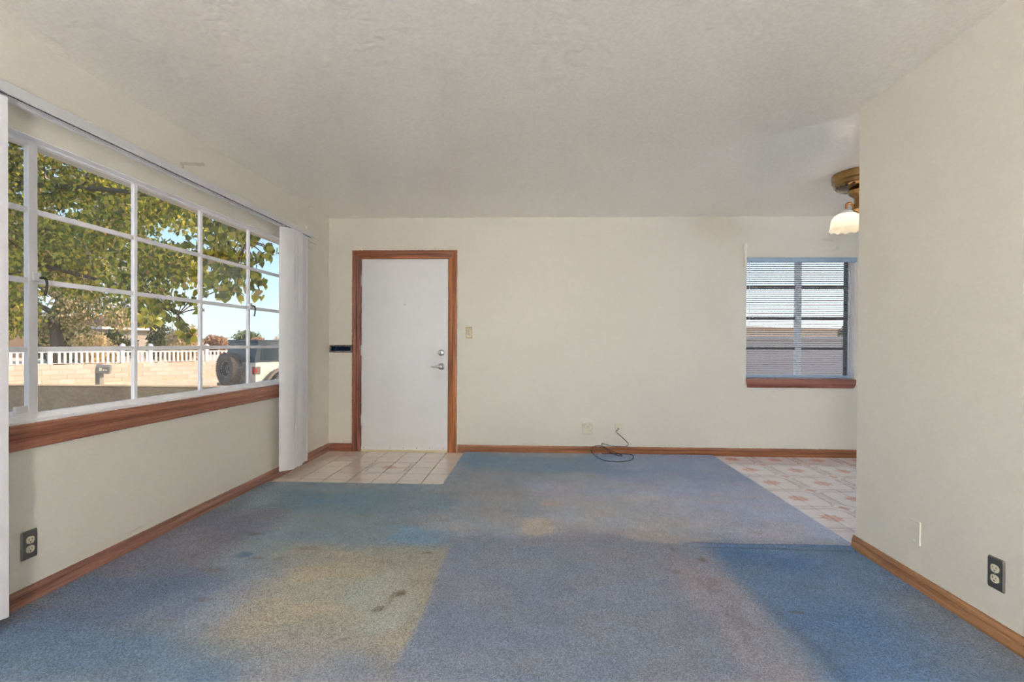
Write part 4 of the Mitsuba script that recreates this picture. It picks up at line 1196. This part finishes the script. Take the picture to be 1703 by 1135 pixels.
CLUSTERS = [(-8.77,6.17,4.97,0.27),(-10.03,7.05,5.52,0.31),(-8.62,6.03,4.61,0.34),(-10.67,7.46,5.43,0.33),(-8.95,6.18,4.14,0.31),(-10.94,7.56,4.81,0.39),(-8.49,5.82,3.65,0.39),(-10.42,7.13,4.23,0.28),(-8.02,5.55,3.23,0.39),(-9.67,6.69,3.66,0.29),(-8.84,6.12,3.02,0.34),(-9.5,6.57,3.16,0.39),(-7.98,5.52,2.49,0.29),(-10.37,7.17,2.9,0.37),(-7.85,5.37,2.17,0.28),(-9.51,6.51,2.4,0.39),(-8.37,5.86,1.93,0.27),(-10.68,7.48,2.15,0.34),(-7.71,5.39,1.56,0.31),(-10.82,7.56,1.73,0.32),(-8.35,6.07,4.78,0.32),(-9.11,6.63,5.12,0.37),(-8.41,6.04,4.55,0.39),(-9.09,6.53,4.82,0.27),(-7.09,5.21,3.7,0.33),(-8.57,6.3,4.24,0.36),(-6.89,5.01,3.28,0.35),(-9.23,6.72,4.01,0.33),(-7.8,5.64,3.22,0.35),(-8.7,6.29,3.46,0.29),(-7.71,5.53,2.9,0.28),(-9.96,7.13,3.42,0.33),(-8.41,6.12,2.65,0.34),(-8.71,6.33,2.71,0.28),(-8.04,5.88,2.31,0.33),(-9.2,6.73,2.48,0.36),(-7.34,5.28,1.87,0.32),(-10.39,7.47,2.18,0.37),(-6.68,4.91,1.44,0.3),(-9.39,6.9,1.57,0.39),(-7.87,6.0,4.84,0.31),(-9.5,7.25,5.61,0.34),(-7.21,5.53,4.19,0.28),(-9.72,7.46,5.26,0.4),(-7.38,5.72,4.02,0.37),(-8.1,6.29,4.31,0.37),(-6.91,5.21,3.31,0.39),(-8.64,6.52,3.85,0.33),(-7.5,5.82,3.19,0.38),(-8.7,6.75,3.52,0.37),(-7.74,5.91,2.87,0.31),(-9.57,7.3,3.29,0.27),(-6.84,5.33,2.43,0.35),(-9.38,7.3,2.92,0.35),(-6.84,5.32,2.17,0.31),(-8.49,6.59,2.42,0.33),(-7.4,5.72,1.78,0.37),(-9.78,7.56,1.99,0.35),(-6.53,4.93,1.44,0.35),(-10.08,7.6,1.61,0.33),(-7.26,5.99,4.57,0.3),(-8.19,6.75,5.0,0.28),(-7.38,5.87,3.99,0.28),(-8.89,7.07,4.57,0.3),(-6.89,5.66,3.7,0.38),(-8.46,6.95,4.28,0.35),(-7.29,5.97,3.32,0.29),(-9.12,7.47,3.87,0.33),(-7.12,5.85,2.92,0.39),(-7.72,6.35,3.07,0.38),(-6.47,5.19,2.37,0.33),(-7.97,6.39,2.66,0.37),(-7.39,5.93,2.28,0.31),(-9.27,7.44,2.57,0.33),(-7.52,6.19,1.86,0.36),(-8.06,6.64,1.92,0.33),(-6.35,5.23,1.39,0.3),(-7.96,6.55,1.46,0.35),(-6.27,5.32,4.37,0.38),(-7.72,6.54,5.12,0.39),(-6.0,5.11,4.09,0.37),(-7.56,6.44,4.86,0.3),(-6.55,5.74,4.0,0.34),(-7.83,6.86,4.56,0.39),(-6.52,5.49,3.55,0.36),(-8.58,7.22,4.32,0.26),(-6.32,5.33,3.19,0.37),(-8.58,7.24,3.93,0.39),(-5.95,5.08,2.74,0.39),(-8.73,7.46,3.5,0.39),(-6.51,5.64,2.46,0.38),(-7.69,6.66,2.7,0.37),(-6.92,5.99,2.25,0.35),(-7.56,6.55,2.35,0.27),(-7.14,6.08,2.01,0.33),(-8.49,7.22,2.18,0.39),(-6.49,5.63,1.43,0.37),(-8.69,7.54,1.53,0.32),(-5.67,5.21,4.24,0.27),(-7.47,6.87,5.23,0.38),(-6.77,6.18,4.65,0.33),(-7.47,6.81,5.01,0.27),(-6.01,5.46,3.72,0.37),(-8.25,7.5,4.69,0.26),(-6.05,5.56,3.64,0.38),(-7.29,6.7,4.16,0.36),(-6.48,5.85,3.3,0.34),(-7.37,6.65,3.59,0.36),(-6.6,5.92,3.03,0.33),(-7.06,6.33,3.17,0.35),(-6.57,6.09,2.76,0.26),(-8.12,7.54,3.15,0.35),(-6.07,5.47,2.26,0.32),(-7.66,6.91,2.56,0.33),(-5.69,5.09,1.85,0.37),(-7.17,6.41,2.04,0.35),(-6.11,5.47,1.47,0.33),(-8.1,7.25,1.59,0.3),(-5.9,5.8,4.32,0.38),(-6.34,6.24,4.57,0.4),(-5.13,4.98,3.5,0.3),(-7.19,6.98,4.46,0.34),(-5.25,5.21,3.44,0.35),(-6.48,6.43,3.98,0.39),(-5.95,5.71,3.4,0.29),(-7.79,7.48,4.1,0.27),(-5.71,5.55,2.84,0.27),(-7.13,6.93,3.27,0.28),(-5.5,5.24,2.35,0.27),(-6.53,6.22,2.59,0.38),(-6.0,5.93,2.2,0.3),(-7.1,7.02,2.4,0.36),(-5.19,5.37,4.15,0.39),(-7.26,7.52,5.36,0.27),(-5.5,5.75,4.05,0.4),(-6.12,6.4,4.38,0.31),(-5.77,5.96,3.66,0.27),(-6.28,6.49,3.88,0.31),(-5.37,5.72,3.19,0.4),(-6.34,6.75,3.57,0.37),(-5.92,6.09,3.1,0.37),(-6.88,7.07,3.42,0.28),(-5.32,5.49,2.41,0.27),(-6.33,6.53,2.65,0.34),(-4.93,5.22,2.14,0.37),(-6.26,6.63,2.41,0.3),(-5.77,6.02,1.91,0.32),(-6.8,7.1,2.06,0.32),(-4.29,4.9,3.87,0.32),(-6.24,7.15,5.13,0.29),(-5.51,6.07,4.16,0.34),(-6.51,7.18,4.72,0.34),(-4.91,5.55,3.55,0.27),(-6.72,7.6,4.44,0.28),(-5.16,5.88,3.28,0.33),(-6.12,6.97,3.69,0.31),(-5.2,5.7,2.88,0.31),(-6.83,7.49,3.43,0.39),(-4.66,5.18,2.44,0.36),(-5.82,6.47,2.77,0.3),(-5.28,6.06,2.39,0.34),(-5.65,6.48,2.47,0.37),(-4.68,5.53,3.93,0.27),(-5.26,6.21,4.28,0.35),(-5.16,6.11,3.8,0.27),(-5.7,6.75,4.08,0.29),(-4.07,5.01,2.99,0.37),(-6.08,7.49,3.91,0.37),(-4.85,5.78,2.81,0.31),(-5.3,6.32,2.96,0.33),(-4.86,5.75,2.67,0.36),(-5.97,7.06,3.03,0.32),(-4.01,4.95,1.99,0.36),(-5.94,7.33,2.42,0.34),(-4.09,4.94,1.71,0.39),(-5.76,6.95,1.95,0.34),(-4.06,5.42,3.52,0.37),(-5.15,6.87,4.16,0.31),(-3.76,5.04,3.05,0.32),(-5.54,7.44,3.97,0.4),(-3.88,5.04,2.63,0.35),(-4.91,6.37,3.03,0.29),(-4.15,5.57,2.63,0.31),(-5.65,7.59,3.17,0.37),(-4.4,5.73,2.1,0.28),(-5.07,6.6,2.25,0.37),(-4.16,5.64,1.99,0.29),(-5.3,7.19,2.22,0.26),(-3.51,5.2,2.88,0.25),(-3.09,4.9,2.41,0.16),(-4.01,6.0,3.0,0.25),(-4.22,6.2,2.59,0.25),(-4.1,6.2,2.21,0.22),(-3.56,5.6,2.17,0.18),(-3.6,5.5,1.74,0.12),(-3.41,5.1,2.52,0.25),(-3.31,5.1,2.27,0.2),(-3.54,5.2,2.16,0.25),(-3.53,5.2,1.9,0.2),(-3.31,5.0,1.75,0.14),(-3.12,4.9,1.79,0.14),(-3.05,4.9,1.92,0.15),(-3.07,4.9,1.64,0.1),(-3.18,4.9,1.62,0.07),(-2.81,4.8,1.72,0.1),(-2.76,4.8,1.61,0.07),(-2.84,4.8,1.81,0.09),(-2.77,4.7,1.94,0.1),(-2.96,4.8,2.23,0.16),(-2.79,4.7,2.15,0.07),(-2.8,4.7,1.97,0.09),(-2.48,4.5,1.98,0.07),(-2.52,4.5,2.02,0.06),(-2.56,4.5,1.95,0.06),(-3.98,5.2,1.44,0.1),(-3.8,5.1,1.31,0.08),(-3.72,5.1,1.23,0.08),(-3.66,5.1,1.18,0.06),(-4.16,5.3,1.55,0.12),(-4.54,5.6,1.4,0.14),(-4.8,5.8,1.44,0.16),(-3.74,5.2,1.58,0.08),(-3.84,5.2,1.59,0.08),(-3.67,5.2,1.48,0.06),(-4.29,5.4,1.59,0.1),(-3.61,5.2,1.71,0.08),(-3.89,5.5,3.25,0.3),(-3.21,5.0,2.62,0.2),(-2.66,4.7,2.41,0.15)]
CL = np.array(CLUSTERS)
tree = thing("tree", "leafy yellow-green tree overhanging the large window from the left", "tree")
trunk = spline([(-9.9, 6.3, G), (-9.75, 6.3, 0.4), (-9.55, 6.25, 1.4), (-9.3, 6.2, 2.2)], 5)
limbs = [spline([(-9.35, 6.2, 2.1), (-8.6, 6.15, 2.7), (-7.4, 6.0, 3.1), (-5.6, 5.6, 2.95), (-4.3, 5.3, 2.75), (-3.4, 5.0, 2.45), (-2.95, 4.85, 2.1)], 6),
         spline([(-9.4, 6.2, 1.9), (-8.4, 6.1, 2.2), (-7.2, 5.9, 2.25), (-5.6, 5.7, 1.95), (-4.5, 5.5, 1.65), (-3.9, 5.2, 1.42)], 6),
         spline([(-9.3, 6.2, 2.2), (-8.9, 6.3, 3.2), (-7.6, 6.3, 4.1), (-6.0, 5.9, 4.1), (-4.8, 5.5, 3.7)], 6),
         spline([(-9.35, 6.2, 2.1), (-9.0, 6.7, 3.0), (-8.2, 7.0, 4.0), (-6.8, 7.0, 4.6)], 6),
         spline([(-9.3, 6.2, 2.2), (-9.4, 6.3, 3.4), (-9.0, 6.5, 4.8)], 6)]
part(tree, "trunk", tube(trunk, np.linspace(0.19, 0.13, len(trunk)), 10), "mat_bark", True)
for l in limbs:
    part(tree, "limb", tube(l, np.linspace(0.05, 0.009, len(l)), 7), "mat_bark", True)
LP = np.vstack(limbs)
twigs = []
for c in CL:
    q = LP[np.argmin(np.linalg.norm(LP - c[:3], axis=1))]
    mid = (q + c[:3]) / 2 + [0, 0, 0.06 * np.linalg.norm(q - c[:3])]
    twigs.append(tube(spline([q, mid, c[:3]], 3), 0.006, 4))
    if c[3] > 0.2:
        for _ in range(4):
            d = rng.normal(size=3)
            d /= np.linalg.norm(d)
            twigs.append(tube([c[:3], c[:3] + d * c[3] * 0.5, c[:3] + d * c[3] * 0.95 + [0, 0, -0.05]], 0.0035, 4))
part(tree, "twigs", cat(*twigs), "mat_twig", True, kind="stuff")
big = CL[:, 3] <= 0.26
mix4 = [0.38, 0.27, 0.28, 0.07]
pos, RM, _ = leaf_frames(CL[big, :3], CL[big, 3], np.maximum(4, (CL[big, 3] ** 2 * 1900).astype(int)), (0.055, 0.085))
order = np.argsort(np.linalg.norm(pos - [0, 0, EYE], axis=1))
mats = rng.choice(4, len(pos), p=mix4)
one = [mikit.ply((HEART, HF), m, True) for m in LEAF]
for i in order[:300]:
    M = np.eye(4)
    M[:3, :3], M[:3, 3] = RM[i], pos[i]
    place(tree, "leaf", one[mats[i]], T(M.tolist()))
rest = order[300:]
SMALL = (np.array([[0, 0, 0], [0.36, 0.25, 0.08], [0.36, 0.6, 0.05], [0, 1.05, -0.05], [-0.36, 0.6, 0.05], [-0.36, 0.25, 0.08]]), np.array([[0, 1, 2], [0, 2, 3], [0, 3, 4], [0, 4, 5]]))
pos2, RM2, _ = leaf_frames(CL[~big, :3], CL[~big, 3], (CL[~big, 3] ** 2 * 3800).astype(int), (0.034, 0.062))
mats2 = rng.choice(4, len(pos2), p=mix4)
for m in range(4):
    sel, sel2 = rest[mats[rest] == m], mats2 == m
    (va, fa), (vb_, fb) = leaf_mesh(pos[sel], RM[sel]), leaf_mesh(pos2[sel2], RM2[sel2], SMALL)
    part(tree, "foliage", (np.vstack([va, vb_]), np.vstack([fa, fb + len(va)])), LEAF[m], True, kind="stuff")

OVAL = (np.array([[0, 0, 0], [0.3, 0.5, 0.05], [0, 1, 0], [-0.3, 0.5, 0.05]]), np.array([[0, 1, 2], [0, 2, 3]]))


def shrub(name, label, catg, x, y, z, rx, ry, rz, n, size, m, trunk=True, group=None):
    """A rounded crown of leaves standing on the ground on a short stem."""
    k = thing(name, label, catg, group)
    cs = rng.normal(size=(14, 3))
    cs /= np.linalg.norm(cs, axis=1, keepdims=True)
    cs = cs * (rng.uniform(0.25, 0.72, (14, 1))) * [rx, ry, rz] + [x, y, z]
    pos_, R_, _ = leaf_frames(cs, np.full(14, min(rx, rz) * 0.5), [n // 14] * 14, (size * 0.7, size * 1.3))
    keep = pos_[:, 2] > G + 0.02
    part(k, "foliage", leaf_mesh(pos_[keep], R_[keep], OVAL), m, True, kind="stuff")
    stems = []
    for _ in range(6):
        c = cs[int(rng.integers(0, 14))]
        stems.append(tube(spline([(x + rng.uniform(-.1, .1), y + rng.uniform(-.1, .1), G), ((x + c[0]) / 2, (y + c[1]) / 2, (G + c[2]) / 2), c], 4), 0.03, 5))
    part(k, "stems", cat(*stems), "mat_bark", True)
    return k


TAN = leaf_bsdf("mat_leaf_tan", (204, 184, 140), 0.6)
DKG = leaf_bsdf("mat_leaf_dark", (98, 104, 74), 0.5)
GRN = leaf_bsdf("mat_leaf_far_green", (132, 142, 100), 0.6)
ORG = leaf_bsdf("mat_leaf_orange", (192, 154, 118), 0.6)
PNK = leaf_bsdf("mat_leaf_pinkish", (200, 164, 140), 0.6)
shrub("shrub", "straw-coloured round shrub behind the picket fence, above the mailbox", "shrub", -26.9, 28.8, 0.72, 1.25, 1.0, 1.35, 2600, 0.16, TAN, group="shrubs behind the picket fence")
shrub("shrub", "dark green hedge shrub right of the straw-coloured shrub", "shrub", -28.4, 32.3, 0.8, 1.5, 1.0, 1.25, 2600, 0.18, DKG, group="shrubs behind the picket fence")
shrub("shrub", "big dry tan shrub in front of the house with the brown roof", "shrub", -20.9, 28.0, 0.85, 1.25, 1.1, 1.5, 3000, 0.18, TAN, group="shrubs behind the picket fence")
shrub("evergreen", "dark bushy evergreen behind the street tree and the straw-coloured shrub", "tree", -33.2, 33.0, 1.2, 2.2, 1.3, 2.0, 3000, 0.22, DKG, group="dark evergreens behind the fence")
shrub("evergreen", "dark evergreen before the right end of the far house, left of the dry tan shrub", "tree", -29.6, 37.2, 1.2, 1.25, 1.0, 2.0, 2200, 0.20, DKG, group="dark evergreens behind the fence")
shrub("far_tree", "brownish far tree left of the parked car's roof", "tree", -44.5, 66, 0.9, 2.3, 1.5, 1.9, 1800, 0.42, ORG, group="far trees on the horizon")
shrub("far_tree", "green far tree on the horizon above the spare wheel", "tree", -43.2, 71.5, 1.2, 2.7, 1.7, 2.2, 1800, 0.42, GRN, group="far trees on the horizon")
shrub("far_tree", "orange far tree on the horizon right of the green one, over the car roof", "tree", -38.2, 66, 0.8, 1.7, 1.3, 1.8, 1400, 0.40, ORG, group="far trees on the horizon")
shrub("far_tree", "pinkish far tree on the horizon beside the white blind", "tree", -32.5, 61, 0.5, 1.7, 1.3, 1.6, 1400, 0.40, PNK, group="far trees on the horizon")
bt2 = thing("street_tree", "tall grey-trunked tree behind the picket fence at the left", "tree")
tr = spline([(-24.6, 24.2, G), (-24.5, 24.2, 1.0), (-24.7, 24.3, 2.4), (-24.3, 24.4, 3.6)], 5)
part(bt2, "trunk", tube(tr, np.linspace(0.30, 0.20, len(tr)), 10), "mat_bark", True)
cs = []
for a, b in (((-24.4, 24.4, 3.2), (-27.5, 24.0, 4.8)), ((-24.5, 24.3, 2.6), (-21.0, 24.5, 4.2)), ((-24.5, 24.3, 2.2), (-22.3, 23.6, 2.9)), ((-24.3, 24.4, 3.4), (-24.0, 25.0, 6.0)), ((-24.4, 24.2, 2.4), (-26.4, 23.6, 3.2))):
    a, b = np.array(a), np.array(b)
    l = spline([a, (a + b) / 2 + [0, 0, 0.25], b], 5)
    part(bt2, "limb", tube(l, np.linspace(0.16, 0.04, len(l)), 7), "mat_bark", True)
    cs += [a + (b - a) * q + rng.normal(size=3) * 0.35 for q in (0.45, 0.65, 0.8, 1.0)]
cs += [np.array([-23.9, 24.3, 3.5]) + rng.uniform(-1, 1, 3) * [3.2, 1.4, 1.5] for _ in range(34)]
cs += [np.array([-25.2, 24.0, 1.9]) + rng.uniform(-1, 1, 3) * [1.6, 0.8, 0.7] for _ in range(8)]
cs = np.array(cs)
pos_, R_, _ = leaf_frames(cs, np.full(len(cs), 0.8), [190] * len(cs), (0.12, 0.2))
for m, sel in ((LEAF[2], np.arange(len(pos_)) % 2 == 0), (TAN, np.arange(len(pos_)) % 2 == 1)):
    part(bt2, "foliage", leaf_mesh(pos_[sel], R_[sel], OVAL), m, True, kind="stuff")

# ------------------------------------------------------------------ houses
plain("mat_house_peach", (228, 184, 142), 0.9, 0.1)
plain("mat_house_grey", (168, 160, 150), 0.9, 0.1)
plain("mat_tile_roof", (176, 128, 104), 0.9, 0.1)
plain("mat_house_window", (120, 124, 126), 0.2)


def house(label, x0, x1, y0, y1, zw, zr, mw, mr, windows, side=()):
    k = thing("house", label, "house")
    part(k, "walls", box(x0, x1, y0, y1, G, zw), mw)
    e = 0.7
    ridge = min(x1 - x0, y1 - y0) / 2
    xa, xb = (x0 + ridge, x1 - ridge) if x1 - x0 > y1 - y0 else ((x0 + x1) / 2,) * 2
    ya, yb = (y0 + ridge, y1 - ridge) if y1 - y0 > x1 - x0 else ((y0 + y1) / 2,) * 2
    pts = [[x, y, zw + d] for x in (x0 - e, x1 + e) for y in (y0 - e, y1 + e) for d in (0.10,)] + [[xa, ya, zr], [xb, yb, zr + 0.001]]
    part(k, "roof", trimesh.convex.convex_hull(np.array(pts + [[x, y, zw + 0.02] for x in (x0, x1) for y in (y0, y1)])), mr)
    part(k, "fascia", cat(box(x0 - e - 0.03, x1 + e + 0.03, y0 - e - 0.03, y0 - e + 0.02, zw - 0.08, zw + 0.11), box(x1 + e - 0.02, x1 + e + 0.03, y0 - e, y1 + e, zw - 0.08, zw + 0.11)), "mat_white_wood")
    for (xa_, xb_, za, zb) in windows:
        w = part(k, "window", box(xa_, xb_, y0 - 0.05, y0 + 0.05, za, zb), "mat_white_wood")
        part(w, "pane", cat(box(xa_ + 0.06, (xa_ + xb_) / 2 - 0.03, y0 - 0.06, y0, za + 0.06, zb - 0.06), box((xa_ + xb_) / 2 + 0.03, xb_ - 0.06, y0 - 0.06, y0, za + 0.06, zb - 0.06)), "mat_house_window")

    for (ya_, yb_, za, zb) in side:
        w = part(k, "window", box(x1 - 0.05, x1 + 0.05, ya_, yb_, za, zb), "mat_white_wood")
        part(w, "pane", cat(box(x1, x1 + 0.06, ya_ + 0.06, (ya_ + yb_) / 2 - 0.03, za + 0.06, zb - 0.06), box(x1, x1 + 0.06, (ya_ + yb_) / 2 + 0.03, yb_ - 0.06, za + 0.06, zb - 0.06)), "mat_house_window")


house("peach house with a brown hip roof across the street", -57.0, -43.3, 50.0, 54.5, 2.5, 3.9, "mat_house_peach", "mat_tile_roof", [(-46.0, -44.8, 1.2, 2.1)], [(51.6, 52.7, 1.2, 2.1)])
house("grey house half hidden behind the street tree", -39.5, -34.8, 38.0, 44.0, 2.2, 3.4, "mat_house_grey", "mat_roofing", [(-37.0, -35.8, 0.8, 1.8)])

# behind the small window
plain("mat_neighbour", (214, 194, 172), 0.9, 0.1)
plain("mat_wall_grey", (196, 198, 202), 0.9, 0.1)
k = thing("boundary_wall", "shaded grey wall seen through the lower half of the mini blind", "wall")
part(k, "body", box(0.5, 12.5, 9.0, 9.2, G, 1.21, 0.01), "mat_wall_grey")
part(k, "coping", box(0.45, 12.55, 8.96, 9.24, 1.21, 1.28, 0.01), "mat_wall_grey")
k = thing("neighbour_wall", "sunlit peach wall strip seen through the mini blind above the grey wall", "wall")
a = np.array([[2.0, 13.0, 0], [16.0, 18.5, 0]])
dv = (a[1] - a[0]) / np.linalg.norm(a[1] - a[0])
M = np.eye(4)
M[:3, 0], M[:3, 1], M[:3, 3] = dv, [-dv[1], dv[0], 0], a[0]
part(k, "body", put(box(0, 15, -0.1, 0.1, G, 1.60, 0.01), M), "mat_neighbour")
part(k, "coping", put(box(-0.05, 15.05, -0.14, 0.14, 1.60, 1.66, 0.01), M), "mat_neighbour")
shrub("shrub", "dark shrub over the grey wall in the right half of the mini blind", "shrub", 6.55, 10.3, 0.95, 0.62, 0.45, 0.72, 1400, 0.10, DKG)
